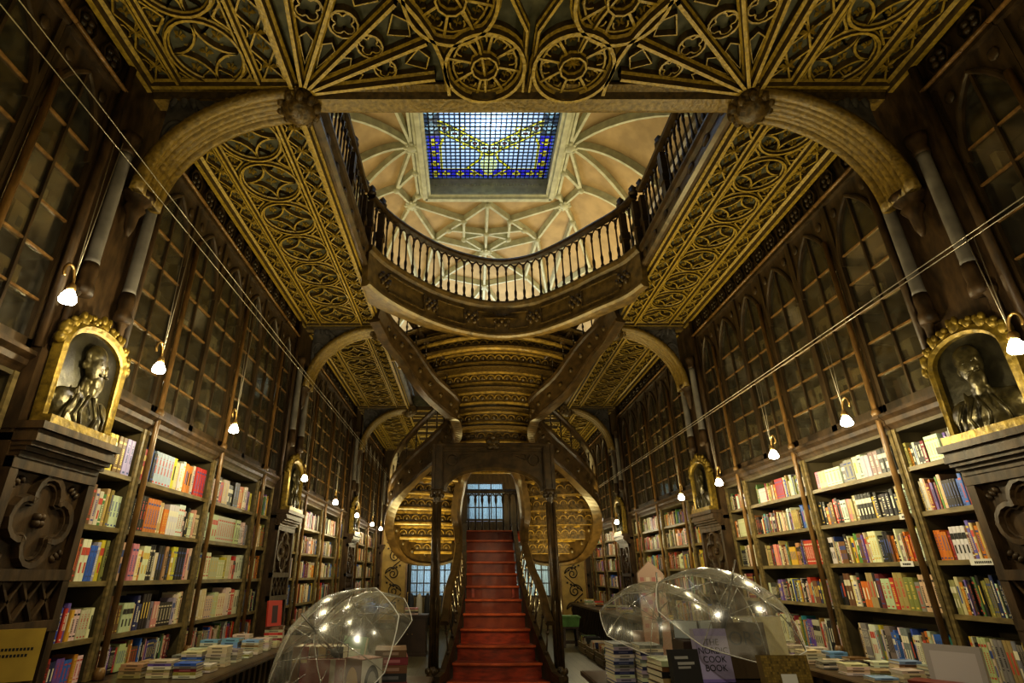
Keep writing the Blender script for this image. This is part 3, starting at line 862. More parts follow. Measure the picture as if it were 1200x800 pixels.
# ================================================================== PILASTERS
def quatrefoil_path(cy, cz, a, r, X, d):
    out = []
    for k in range(4):
        ang = k * PI / 2; px, pz = cy + a * math.cos(ang), cz + a * math.sin(ang)
        for q in range(9):
            t = ang - 1.95 + 3.9 * q / 8; out.append((X(d), px + r * math.cos(t), pz + r * math.sin(t) * 1.05))
    return out
for s in (-1, 1):
    for n, yp in enumerate(YP[1:]):
        X = lambda d: s * W - s * d
        m = MB()
        def bx(d0, d1, y0, y1, z0, z1, mi=0):
            a, c = sorted((X(d0), X(d1))); m.box(a, c, y0, y1, z0, z1, mi)
        hw = .42
        bx(-.36, .10, yp - hw, yp + hw, 0, 3.05)
        bx(-.36, .06, yp - hw, yp + hw, 3.05, ZS)
        # stiles and rails of the panelled lower part
        for y in (yp - hw + .035, yp + hw - .035): bx(.10, .155, y - .035, y + .035, .02, 2.3)
        for z, h in ((.12, .12), (.72, .04), (1.28, .035), (1.60, .035), (2.27, .04)): bx(.10, .16, yp - hw, yp + hw, z - h, z + h)
        # quatrefoil
        cz = 1.94
        m.sweep(quatrefoil_path(yp, cz, .155, .125, X, .10), [(-.03, 0), (-.018, .045), (.018, .05), (.03, 0)], (-s, 0, 0), True)
        m.sweep(quatrefoil_path(yp, cz, .145, .095, X, .10), mould3(.025, .025), (-s, 0, 0), True)
        for q in range(4): m.blob((X(.11), yp + .03 * math.cos(q * PI / 2 + .78), cz + .03 * math.sin(q * PI / 2 + .78)), (.04, .03, .03), n=6, m=4)
        for sy in (-1, 1):
            for sz in (-1, 1):
                for q in range(3): m.blob((X(.105), yp + sy * (.24 + .035 * q), cz + sz * (.24 - .02 * q)), (.02, .035, .02), n=6, m=4, T=Matrix.Rotation(sy * sz * .8, 3, 'X'))
        # diamond lattice
        for q in range(4):
            y = yp - .34 + q * .17
            m.sweep([(X(.105), y, 1.32), (X(.105), y + .17, 1.565)], mould3(.03, .03), (-s, 0, 0)); m.sweep([(X(.105), y + .17, 1.32), (X(.105), y, 1.565)], mould3(.03, .03), (-s, 0, 0))
            m.blob((X(.11), y + .085, 1.44), (.02, .025, .03), n=6, m=4)
        # blind arcade
        for q in range(3):
            y = yp - .23 + q * .23
            m.sweep([(X(.105), y - .09, .78), (X(.105), y - .09, 1.02), (X(.105), y - .05, 1.14), (X(.105), y, 1.2), (X(.105), y + .05, 1.14), (X(.105), y + .09, 1.02), (X(.105), y + .09, .78)], mould3(.035, .04), (-s, 0, 0))
        # corbel under the relief portrait
        for d, z0, z1, e in ((.17, 2.30, 2.34, .01), (.20, 2.34, 2.37, .02), (.235, 2.37, 2.40, .03), (.26, 2.40, 2.45, .04), (.25, 2.45, 2.48, .03), (.285, 2.48, 2.53, .05)):
            bx(.0, d, yp - hw + .02 - e * .5, yp + hw - .02 + e * .5, z0, z1)
        # shafts above the portrait
        for yy in (yp - .30, yp + .30):
            m.lathe([(.05, 0), (.05, .06), (.032, .1), (.032, .42), (.05, .46), (.05, .50)], (X(.10), yy, 3.1), 8)
        for dy in (-.25, .25):
            m.lathe([(.07, 3.55), (.07, 3.62), (.055, 3.66), (.062, 3.74), (.055, 3.82)], (X(.12), yp + dy, 0), 10)
            m.lathe([(.055, 4.90), (.065, 4.93), (.055, 4.96), (.08, 5.04), (.085, 5.1)], (X(.12), yp + dy, 0), 10)
        m.lathe([(.015, 4.25), (.04, 4.32), (.05, 4.45), (.09, 4.52), (.07, 4.56), (.13, 4.63), (.14, 4.68)], (X(.14), yp, 0), 10)
        for y in (yp - hw, yp + hw): m.tube([(X(.07), y, 3.05), (X(.07), y, ZS)], .035, 6, N=(1, 0, 0))
        struct('trim_%d' % ti, m, M['pil']); ti += 1
        m = MB()
        for dy in (-.25, .25): m.lathe([(.055, 3.82), (.05, 3.86), (.048, 4.86), (.055, 4.90)], (X(.12), yp + dy, 0), 12)
        struct('trim_%d' % ti, m, M['stone']); ti += 1

# portrait reliefs -----------------------------------------------------------
def portrait(s, yp, label, face):
    t = thing('portrait_relief', label, 'relief', (s * (W - .11), yp, 2.53))
    X = lambda d: -s * d
    hw = .335; hb = .60
    arch = [(-hw, 0), (-hw, hb)] + [(hw * -math.cos(a), hb + hw * .62 * math.sin(a)) for a in [PI * i / 12 for i in range(1, 12)]] + [(hw, hb), (hw, 0)]
    m = MB(); m.plate(arch, lambda u, v, d: (X(d), u, v), .0, .05); m.build('back_panel', M['bronze'], t)
    m = MB(); m.sweep([(X(.04), u, v) for u, v in arch], [(-.035, -.03), (-.035, .05), (-.01, .07), (.015, .05), (.035, .04), (.035, -.03)], (-s, 0, 0), True)
    m.box(min(X(.02), X(.16)), max(X(.02), X(.16)), -hw - .03, hw + .03, -.02, .06)
    m.build('frame', M['gold'], t)
    m = MB()     # leafy cresting on the arch
    for i in range(11):
        a = PI * (.02 + .96 * i / 10); u, v = -math.cos(a) * (hw + .05), hb + math.sin(a) * (hw * .62 + .05)
        if 3 < i < 7 and i % 2: k = 1.5
        else: k = 1.15 if i % 2 else .85
        R_ = Matrix.Rotation((PI / 2 - a), 3, 'X')
        m.blob((X(.06), u, v), (.05, .035 * k, .055 * k), n=7, m=5)
        for e in (-1, 1): m.blob((X(.075), u + e * .03 * math.sin(a) , v + .03 * k), (.03, .022, .03 * k), n=6, m=4)
    m.build('cresting', M['gold'], t)
    # bust in half relief: shoulders, coat, neck, head with beard -- one continuous remeshed body
    m = MB(); fd = face
    def bl(d, u, v, a, c, e): m.blob((X(.02 + d * .5), u * 1.08, v * 1.2), (a * .6, c * 1.12, e * 1.2), n=16, m=10)
    bl(.05, 0, .13, .10, .27, .16); bl(.06, 0, .05, .11, .24, .12); bl(.07, -.17, .16, .08, .11, .10); bl(.07, .17, .16, .08, .11, .10)
    bl(.09, fd * .01, .30, .06, .065, .10)
    bl(.12, fd * .015, .45, .085, .092, .115); bl(.115, fd * .005, .50, .085, .098, .085)
    bl(.16, fd * .05, .345, .05, .062, .075); bl(.15, fd * .04, .30, .04, .045, .07)
    bl(.19, fd * .075, .43, .035, .022, .035); bl(.185, fd * .085, .415, .025, .025, .018)
    bl(.165, fd * .055, .475, .035, .055, .016); bl(.10, -fd * .085, .43, .03, .018, .032)
    for k in range(5): bl(.13, (-.10 + .05 * k), .24 - abs(k - 2) * .02 - .12 * (k % 2), .03, .018, .10)
    me = m.mesh('bust', [M['bronze2']])
    o = bpy.data.objects.new('bust', me); COL.objects.link(o)
    md = o.modifiers.new('r', 'REMESH'); md.mode = 'VOXEL'; md.voxel_size = .011; md.use_smooth_shade = True
    dg = bpy.context.evaluated_depsgraph_get(); dg.update()
    me2 = bpy.data.meshes.new_from_object(o.evaluated_get(dg)); o.modifiers.clear(); o.data = me2
    if not me2.materials: me2.materials.append(M['bronze2'])
    for p in me2.polygons: p.use_smooth = True
    o.parent = t
    m = MB()      # coat lapels, folds, moustache and eyes
    for e in (-1, 1):
        m = MB(); m.tube([(X(.125), e * .02, .29), (X(.135), e * .09, .15), (X(.13), e * .05, .04)], .014, 6, N=(1, 0, 0)); m.build('lapel', M['bronze2'], t)
        m = MB(); m.tube([(X(.115), e * .13, .27), (X(.12), e * .20, .15), (X(.105), e * .21, .03)], .012, 6, N=(1, 0, 0)); m.build('coat_fold', M['bronze2'], t)
        m = MB(); m.blob((X(.122), fd * .055 + e * .038, .55), (.012, .016, .009), n=8, m=5); m.build('eye', M['bronze2'], t)
        m = MB(); m.blob((X(.124), fd * .07 + e * .03, .47), (.014, .028, .011), n=8, m=5); m.build('moustache', M['bronze2'], t)
    pass
    return t
M['bronze2'] = mat('rubbed_bronze', (.060, .048, .018), .32, .6, var=.5, scale=16, bump=.4)
pl = ['gold-framed bronze relief bust of a bearded person, nearest on the %s wall', 'small gold-framed relief bust on the second %s pilaster', 'gold-framed relief bust on the third %s pilaster, deep in the room', 'gold-framed relief bust on the farthest %s pilaster']
for s in (-1, 1):
    for n, yp in enumerate(YP[1:-1]):
        portrait(s, yp, pl[n] % ('left' if s < 0 else 'right'), -1 if s > 0 else 1)

# ================================================================== LAMPS AND WIRES
LL = [(-3.08, 3.12, 3.25), (-3.08, 4.27, 3.19), (-3.08, 5.9, 3.08), (-3.08, 8.75, 3.0), (-3.08, 10.97, 2.90), (-3.08, 13.2, 2.87), (-3.08, 15.4, 2.85), (-3.08, 16.95, 2.85), (-3.08, 18.7, 2.85)]
LR = [(3.02, 3.19, 2.93), (3.02, 4.9, 2.9), (3.02, 6.22, 2.86), (3.02, 7.73, 2.78), (3.02, 9.2, 2.77), (3.02, 13.43, 2.74), (3.02, 15.5, 2.76), (3.02, 17.4, 2.78)]
WIREZ = {-1: 4.55, 1: 3.78}
def make_lamp(s):
    t = thing('hanging_lamp', '', 'lamp')
    m = MB(); hh = .13
    P = [(-.0, 0, .10), (-.005, 0, .15), (-.03, 0, .20), (-.065, 0, .215), (-.095, 0, .19), (-.10, 0, .15), (-.09, 0, .12)]
    m.tube(catmull([(p[1], p[0], p[2]) for p in P], 4), .010, 6, N=(1, 0, 0)); m.lathe([(.022, .055), (.03, .07), (.02, .10), (.012, .11)], (0, 0, 0), 10)
    m.build('hook_arm', M['brass'], t)
    m = MB(); m.lathe([(.010, .062), (.026, .05), (.042, .02), (.052, -.012), (.045, -.03), (.02, -.04), (.0, -.042)], (0, 0, 0), 14)
    m.build('bulb', M['bulb'], t)
    L_ = 1.0
    m = MB(); m.tube([(.012, 0, .10), (.012, 0, 1.0)], .004, 5, N=(1, 0, 0)); m.tube([(-.012, 0, .10), (-.012, 0, 1.0)], .004, 5, N=(1, 0, 0)); 
    return t, m
for s, L in ((-1, LL), (1, LR)):
    for i, p in enumerate(L):
        t, m = make_lamp(s)
        h = WIREZ[s] - p[2]
        m = MB()
        for dx in (-.03, .03): m.tube([(0, 0, .10), (dx, 0, h)], .0035, 5, N=(1, 0, 0))
        m.build('cord', M['wire'], t)
        t.location = p
        t['label'] = 'glowing bulb on a brass hook, %s from the camera on the %s wire' % (ordw(i), 'left' if s < 0 else 'right')
        t['group'] = 'bulbs hung along the tension wires'
    for k, dx in enumerate((-.03, .03)):
        m = MB(); z = WIREZ[s]; x = L[0][0] + dx * (1 if k else 1)
        m.tube([(x, -1.5, z + (.12 * k if s < 0 else .0)), (x, 8, z - .02), (x, 19.4, z)], .0045, 6)
        tag(m.build('tension_wire', M['wire'], loc=None), '%s steel wire strung along the %s bookcases' % (('outer', 'inner')[k], 'left' if s < 0 else 'right'), 'wire')
LAMPS = LL + LR
# ================================================================== THE RED STAIRCASE
ST = thing('staircase', 'crimson double staircase curling up to the bridge in the middle of the room', 'staircase', (0, 9.6, 0))
def sp(mb, name, mats, parent=None):      # build in world space, parented to the staircase origin
    mb.v = [(x, y - 9.6, z) for x, y, z in mb.v]
    return mb.build(name, mats, parent or ST)
CX = -.02
RISE, RUN = .22, .27
def nose(i): return 10.0 + RUN * i, .31 + RISE * i
HALF = {-2: .88, -1: .80, 0: .72, 1: .655, 2: .60, 3: .555, 4: .525, 5: .505}
hf = lambda i: HALF.get(i, .50)
zprev = 0.0
for i in range(-1, 11):
    y, z = nose(i)
    h, h2 = hf(i), hf(i + 1)
    m = MB()
    bulge = .07 if i < 3 else .03
    n = 10
    front = [(CX + h * (2 * k / n - 1), y - bulge * (1 - (2 * k / n - 1) ** 2)) for k in range(n + 1)]
    poly = front + [(CX + h2, y + RUN + .03), (CX - h2, y + RUN + .03)]
    m.plate(poly, lambda u, v, d: V((u, v, d)), z - .04, z, 0)
    m.sweep([(px, py, z - .02) for px, py in front], [(-.022, -.02), (.012, -.02), (.022, -.008), (.022, .01), (.012, .021), (-.022, .021)], mi=2)
    rp = [(px * .985 + .015 * CX, py + .03) for px, py in front]
    vs = [(px, py, zz) for zz in (zprev, z - .03) for px, py in rp] + [(px, py + .02, zz) for zz in (zprev, z - .03) for px, py in rp]
    k1 = n + 1
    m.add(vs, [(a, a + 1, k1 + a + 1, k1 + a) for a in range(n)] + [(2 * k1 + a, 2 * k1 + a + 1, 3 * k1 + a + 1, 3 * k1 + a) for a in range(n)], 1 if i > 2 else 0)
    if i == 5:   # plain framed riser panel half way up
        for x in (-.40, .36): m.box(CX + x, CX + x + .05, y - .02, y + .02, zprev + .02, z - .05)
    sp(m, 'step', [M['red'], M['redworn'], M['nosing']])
    zprev = z
ytop, ztop = nose(10)
m = MB(); m.box(-1.3, 1.3, ytop + RUN, 13.4, ztop - .05, ztop); m.box(-.85, .85, 12.9, 13.4, ztop - .22, ztop - .05); sp(m, 'landing', M['red'])
# closed strings at the sides of the lower flight
for e in (-1, 1):
    P = []
    for i in range(-2, 12):
        y, z = nose(min(i, 10)); y = nose(i)[0]
        P.append((CX + e * (hf(i) + .05), y, max(z, .05) + .02))
    m = MB(); m.sweep(P, [(-.03, -.30), (.03, -.30), (.03, .06), (.045, .09), (.045, .13), (-.045, .13), (-.045, .09), (-.03, .06)]); sp(m, 'string_board', M['dark'])
# handrails that rise into the curled inner strings
HR = [(.99, 9.55, .69), (.85, 9.80, .885), (.80, 10.4, 1.38), (.70, 10.8, 1.72), (.655, 11.3, 2.12), (.67, 11.67, 2.42), (.715, 11.7, 2.79), (.615, 11.4, 3.33), (.49, 11.12, 3.54), (.33, 10.75, 3.64)]
for e in (-1, 1):
    P = catmull([(CX + e * x, y, z) for x, y, z in HR[1:6]], 5)
    m = MB(); m.sweep(P, [(-.06, -.04), (-.075, .0), (-.05, .045), (.05, .045), (.075, 0), (.06, -.04)]); sp(m, 'handrail', M['rail'])
    n = 10
    for k in range(n):
        t = (k + .6) / n * (len(P) - 1); i = min(int(t), len(P) - 2); p = P[i].lerp(P[i + 1], t - i)
        ii = (p.y - 10) / RUN; zb = .31 + RISE * max(-1.2, min(ii, 10)) + .1
        xb = CX + e * (hf(round(ii)) + .05); h = p.z - zb - .02
        if h < .15: continue
        m = MB(); T = None
        xt = p.x
        for z0, z1, r in ((0, .08, .03), (.08, .16, .017), (.16, .24, .026), (.24, .62, .014), (.62, .70, .024), (.70, 1, .015)):
            a = V((xb + (xt - xb) * z0, p.y, zb + h * z0)); c = V((xb + (xt - xb) * z1, p.y, zb + h * z1)); m.tube([a, c], r, 6, N=(0, 1, 0))
        sp(m, 'baluster', M['dark'])
    P = catmull([(CX + e * x, y, z) for x, y, z in HR[4:]], 6)
    m = MB(); sc_ = [.45 + .75 * math.sin(PI * min(1, (i + 2) / (len(P) + 1))) for i in range(len(P))]
    m.sweep(P, [(-.055, -.12), (.055, -.12), (.085, -.05), (.085, .05), (.055, .12), (-.055, .12), (-.085, .05), (-.085, -.05)], (e * .25, -1, .1), scale=sc_, sm=False); sp(m, 'inner_string', M['rail'])
# columns and arch ------------------------------------------------------
AY = 9.95; AX = (-1.04, .97); AC = sum(AX) / 2
for x in AX:
    m = MB()
    m.box(x - .13, x + .13, AY - .13, AY + .13, 0, .06)
    m.lathe([(.125, .06), (.13, .12), (.105, .15), (.12, .19), (.09, .24), (.085, .27)], (x, AY, 0), 12)
    m.lathe([(.058, .25), (.058, 2.75), (.075, 2.78), (.06, 2.81), (.10, 2.9), (.115, 2.98), (.10, 3.0)], (x, AY, 0), 12)
    for k in range(4):
        a = k * PI / 2 + PI / 4
        m.lathe([(.03, .25), (.03, 2.78)], (x + .07 * math.cos(a), AY + .07 * math.sin(a), 0), 7)
    for k in range(8):
        a = k * PI / 4
        for zz in (.20, 2.90): m.blob((x + .10 * math.cos(a), AY + .10 * math.sin(a), zz), (.035, .035, .05), n=6, m=4)
    m.box(x - .10, x + .10, AY - .10, AY + .12, 3.0, 3.8)
    for dx in (-.06, .06): m.box(x + dx - .02, x + dx + .02, AY - .12, AY - .09, 3.02, 3.8)
    sp(m, 'column', M['rail'])
m = MB()
hwid = (AX[1] - AX[0]) / 2 - .09; zs_ = 2.98; rz = 3.42 - zs_
A = [(AC - hwid * math.cos(a), zs_ + rz * math.sin(a) ** .9) for a in [PI * i / 20 for i in range(21)]]
m.sweep([(x, AY, z) for x, z in A], [(-.08, -.02), (-.08, .02), (-.03, .055), (.03, .055), (.08, .02), (.08, -.02)], (0, -1, 0), mi=0)
for (x1, z1), (x2, z2) in zip(A, A[1:]):
    m.add([(x, y, z) for y in (AY - .05, AY + .06) for x, z in ((x1, z1), (x2, z2), (x2, 3.8), (x1, 3.8))], [(0, 1, 2, 3), (4, 5, 6, 7), (0, 1, 5, 4), (2, 3, 7, 6)])
m.sweep([(AX[0], AY - .05, 3.78), (AX[1], AY - .05, 3.78)], mould(.10, .06), (0, -1, 0))
m.sweep([(AX[0], AY - .05, 3.68), (AX[1], AY - .05, 3.68)], mould3(.03, .03), (0, -1, 0))
for e in (-1, 1):     # carved spandrel tracery
    m.sweep([(AC + e * (hwid - .17) + .10 * math.cos(a), AY - .055, 3.52 + .10 * math.sin(a)) for a in [2 * PI * k / 12 for k in range(12)]], mould3(.03, .03), (0, -1, 0), True)
    m.sweep([(AC + e * .33, AY - .055, 3.62), (AC + e * (hwid - .32), AY - .055, 3.52), (AC + e * (hwid - .32), AY - .055, 3.62)], mould3(.02, .025), (0, -1, 0), True)
sp(m, 'arch', M['rail'])
m = MB()
for dx, dz in ((0, 0), (-.07, .03), (.07, .03), (-.05, -.07), (.05, -.07), (0, .1)): m.blob((AC + dx, AY - .10, 3.82 + dz), (.06, .04, .06), n=8, m=5)
sp(m, 'arch_boss', M['carve'])

# outer strings: from the landing round the sides to the waist and on to the bridge
OUT = [(.80, 12.95, 2.15), (1.21, 12.75, 2.02), (1.8, 12.25, 2.10), (2.07, 11.6, 2.61), (1.96, 11.0, 3.08), (1.53, 10.62, 3.51), (1.07, 10.42, 3.89), (.84, 10.32, 4.14), (.75, 10.15, 4.36), (.82, 9.98, 4.54), (1.25, 9.65, 4.87), (1.66, 9.3, 5.38), (1.95, 8.95, 5.64), (2.1, 8.5, 5.82)]
OP = {e: catmull([(.02 + e * x, y, z) for x, y, z in OUT], 7) for e in (-1, 1)}
INN = [(.85, 12.5, 2.0), (.78, 12.2, 2.3), (.74, 11.9, 2.6), (.70, 11.7, 2.85), (.615, 11.4, 3.30), (.55, 11.2, 3.5), (.5, 11.0, 3.75), (.45, 10.8, 4.0)]
def at_z(P, z):
    for a, c in zip(P, P[1:]):
        if (a.z - z) * (c.z - z) <= 0 and abs(a.z - c.z) > 1e-6: return a.lerp(c, (z - a.z) / (c.z - a.z))
    return P[-1] if z > P[-1].z else P[0]
for e in (-1, 1):
    m = MB()
    m.sweep(OP[e], [(-.09, -.24), (.09, -.24), (.10, -.19), (.05, -.15), (.05, .16), (.07, .20), (.07, .26), (-.07, .26), (-.07, .20), (-.05, .16), (-.05, -.15), (-.10, -.19)], (0, 0, 1))
    nf = len(m.f)
    for i in range(10, len(OP[e]) - 4, 3):
        p = OP[e][i]; tg = (OP[e][i + 1] - p).normalized(); sd = V((tg.y, -tg.x, 0)).normalized()
        for q in (-1, 1): m.blob(p + sd * .045 * q, (.05, .05, .055), n=6, m=4, mi=1)
    sp(m, 'outer_string', [M['rail'], M['carve']])
    # handrail and balusters of the side flight / upper flight
    seg = OP[e][21:84]
    RP = []
    for i, p in enumerate(seg):
        t = i / (len(seg) - 1); RP.append(p + V((0, 0, .72 + .10 * math.sin(PI * t))))
    m = MB(); m.sweep(RP, [(-.05, -.04), (-.065, 0), (-.04, .045), (.04, .045), (.065, 0), (.05, -.04)]); sp(m, 'upper_handrail', M['rail'])
    for i in range(2, len(seg) - 2, 3):
        p, q = seg[i] + V((0, 0, .2)), RP[i]
        m = MB()
        for t0, t1, r in ((0, .12, .026), (.12, .55, .013), (.55, .63, .022), (.63, 1, .013)):
            m.tube([p.lerp(q, t0), p.lerp(q, t1)], r, 6, N=(0, 1, 0))
        sp(m, 'baluster', M['dark'])

def carved_band(mb, a, c, h, bulge=0.0, n=14, mi=0):
    """vertical carved face from a to c, height h, with a rounded lip below and a chain of relief ornaments"""
    pts = []
    for k in range(n + 1):
        t = k / n; p = a.lerp(c, t); p.y -= bulge * (1 - (2 * t - 1) ** 2); pts.append(p)
    mb.sweep(pts, [(-.03, 0), (.0, 0), (.0, h), (-.03, h)] if True else [], (0, 0, 1), mi=mi)
    mb.sweep([p + V((0, 0, .02)) for p in pts], [(-.02, -.03), (.03, -.03), (.045, -.01), (.045, .02), (.02, .04), (-.02, .04)], (0, 0, 1), mi=1)
    mb.sweep([p + V((0, 0, h - .02)) for p in pts], [(-.02, -.02), (.02, -.02), (.025, .02), (-.02, .02)], (0, 0, 1), mi=1)
    L_ = sum((pts[i + 1] - pts[i]).length for i in range(n)); q = max(2, int(L_ / .17))
    for k in range(q):
        t = (k + .5) / q * n; i = min(int(t), n - 1); p = pts[i].lerp(pts[i + 1], t - i)
        tg = (pts[i + 1] - pts[i]).normalized(); nn = V((tg.y, -tg.x, 0)); nn = nn if nn.y < 0 else -nn
        mb.blob(p + nn * .01 + V((0, 0, h * .52)), (.05, .025, h * .2), n=7, m=4, mi=0)
        mb.sweep([p + nn * .012 + tg * (.075 * math.cos(w_)) + V((0, 0, h * .42 + h * .3 * math.sin(w_))) for w_ in [PI * z_ / 6 for z_ in range(7)]], mould3(.022, .025), (0, -1, 0), mi=1)
    return pts
def soffit_strip(mb, A, B):
    n = len(A)
    mb.add([tuple(p) for p in A] + [tuple(p) for p in B], [(i, i + 1, n + i + 1, n + i) for i in range(n - 1)])
    mb.add([tuple(p + V((0, 0, .03))) for p in A] + [tuple(p + V((0, 0, .03))) for p in B], [(i, i + 1, n + i + 1, n + i) for i in range(n - 1)])
CB = [M['carve'], M['gilt2']] if 'gilt2' in M else None
M['gilt2'] = mat('gilded_wood_lip', (.30, .195, .04), .33, var=.4, scale=12, bump=.3)
CB = [M['carve'], M['gilt2']]  # dark bands and bright lips, light and shade contrast put into colour
# undersides of the side flights
for e in (-1, 1):
    IP = catmull([(CX + e * x, y, z) for x, y, z in INN], 6)
    prev = None
    zs = [2.02 + .265 * k for k in range(8)]
    for k, z in enumerate(zs):
        o = at_z(OP[e][8:], z + .04); i_ = at_z(IP, z + .05)
        a = V((o.x - e * .02, o.y + .03, z)); c = V((i_.x, i_.y + .05, z))
        m = MB(); pts = carved_band(m, a, c, .25, bulge=.06)
        if k + 1 < len(zs):
            o2 = at_z(OP[e][8:], zs[k + 1] + .04); i2 = at_z(IP, zs[k + 1] + .05)
            a2 = V((o2.x - e * .02, o2.y + .03, z + .25)); c2 = V((i2.x, i2.y + .05, z + .25))
            nxt = [a2.lerp(c2, q / 14) - V((0, .06 * (1 - (2 * q / 14 - 1) ** 2), 0)) for q in range(15)]
            soffit_strip(m, [p + V((0, 0, .25)) for p in pts], nxt)
            for p in (.2, .4, .6, .8):
                q0 = a.lerp(c, p); q1 = a2.lerp(c2, p); q0.z = q1.z = z + .25
                m.sweep([q0, q1], mould3(.05, .03), (0, 0, -1), mi=1)
        sp(m, 'carved_riser', CB)
    # back of the side flights, closing the belly down to the landing
m = MB()
for k, (y, z) in enumerate(((11.9, 3.62), (11.55, 3.74), (11.2, 3.86), (10.85, 3.98))):
    hw_ = .70 - .06 * k
    carved_band(m, V((CX - hw_, y, z)), V((CX + hw_, y, z)), .13)
    m.box(CX - hw_, CX + hw_, y - .35, y, z + .11, z + .15)
sp(m, 'waist_platform', CB)
# upper flight: curved steps seen from below
ARC = [(10.45, 3.97), (10.22, 4.27), (9.99, 4.60), (9.76, 4.92), (9.53, 5.24), (9.32, 5.46), (9.15, 5.62)]
prevp = None
for k, (y, z) in enumerate(ARC):
    o = at_z(OP[1][49:], z + .15); hw_ = o.x - .02 - .01
    yb = .12 + .42 * (hw_ / 1.27) ** 2
    a = V((.02 - hw_, y + yb, z)); c = V((.02 + hw_, y + yb, z))
    m = MB(); pts = carved_band(m, a, c, .25, bulge=yb, n=18)
    # tread above
    n_ = len(pts)
    up = [p + V((0, 0, .25)) for p in pts]; nx = [V((p.x * 1.12, p.y - .34, p.z)) for p in up]
    soffit_strip(m, up, nx)
    sp(m, 'carved_riser', CB)

# rear balustrade of the landing
m = MB(); LY = 13.1
m.sweep([(-.75, LY, 3.40), (.75, LY, 3.40)], [(-.05, -.04), (-.06, 0), (-.04, .05), (.04, .05), (.06, 0), (.05, -.04)]); sp(m, 'landing_rail', M['dark'])
for k in range(9):
    x = -.64 + k * .16
    m = MB(); m.lathe([(.03, ztop), (.03, ztop + .08), (.018, ztop + .12), (.026, ztop + .2), (.014, ztop + .26), (.013, ztop + .6), (.03, ztop + .66), (.035, ztop + .72), (.014, ztop + .78), (.014, 3.38)], (x, LY, 0), 8)
    if k < 8:
        for q in range(2):
            m.tube([(x + .16 * q, LY, 3.24), (x + .04 + .08 * q, LY, 3.33), (x + .08, LY, 3.36)], .012, 5, N=(0, 1, 0))
    sp(m, 'baluster', M['dark'])
# ================================================================== BOOKS ON THE SHELVES
PAL = {
 'cream': (.56, .49, .33), 'white': (.66, .62, .52), 'black': (.022, .020, .020), 'brown': (.16, .075, .03), 'red': (.48, .045, .03),
 'orange': (.58, .19, .03), 'yellow': (.62, .47, .05), 'blue': (.05, .12, .42), 'navy': (.03, .04, .12), 'green': (.10, .22, .06),
 'teal': (.05, .26, .27), 'purple': (.18, .10, .34), 'pink': (.60, .27, .26), 'grey': (.24, .23, .21), 'maroon': (.20, .03, .035), 'olive': (.26, .22, .06), 'lilac': (.42, .37, .50), 'light blue': (.22, .38, .58), 'tan': (.40, .28, .13)}
MIX = ['cream'] * 10 + ['white'] * 11 + ['black'] * 9 + ['brown'] * 6 + ['red'] * 2 + ['orange'] * 4 + ['yellow'] * 3 + ['blue'] * 2 + ['navy'] * 2 + ['green'] * 2 + ['teal'] + ['purple'] * 2 + ['pink'] + ['grey'] * 4 + ['maroon'] * 3 + ['tan'] * 4 + ['olive'] * 2
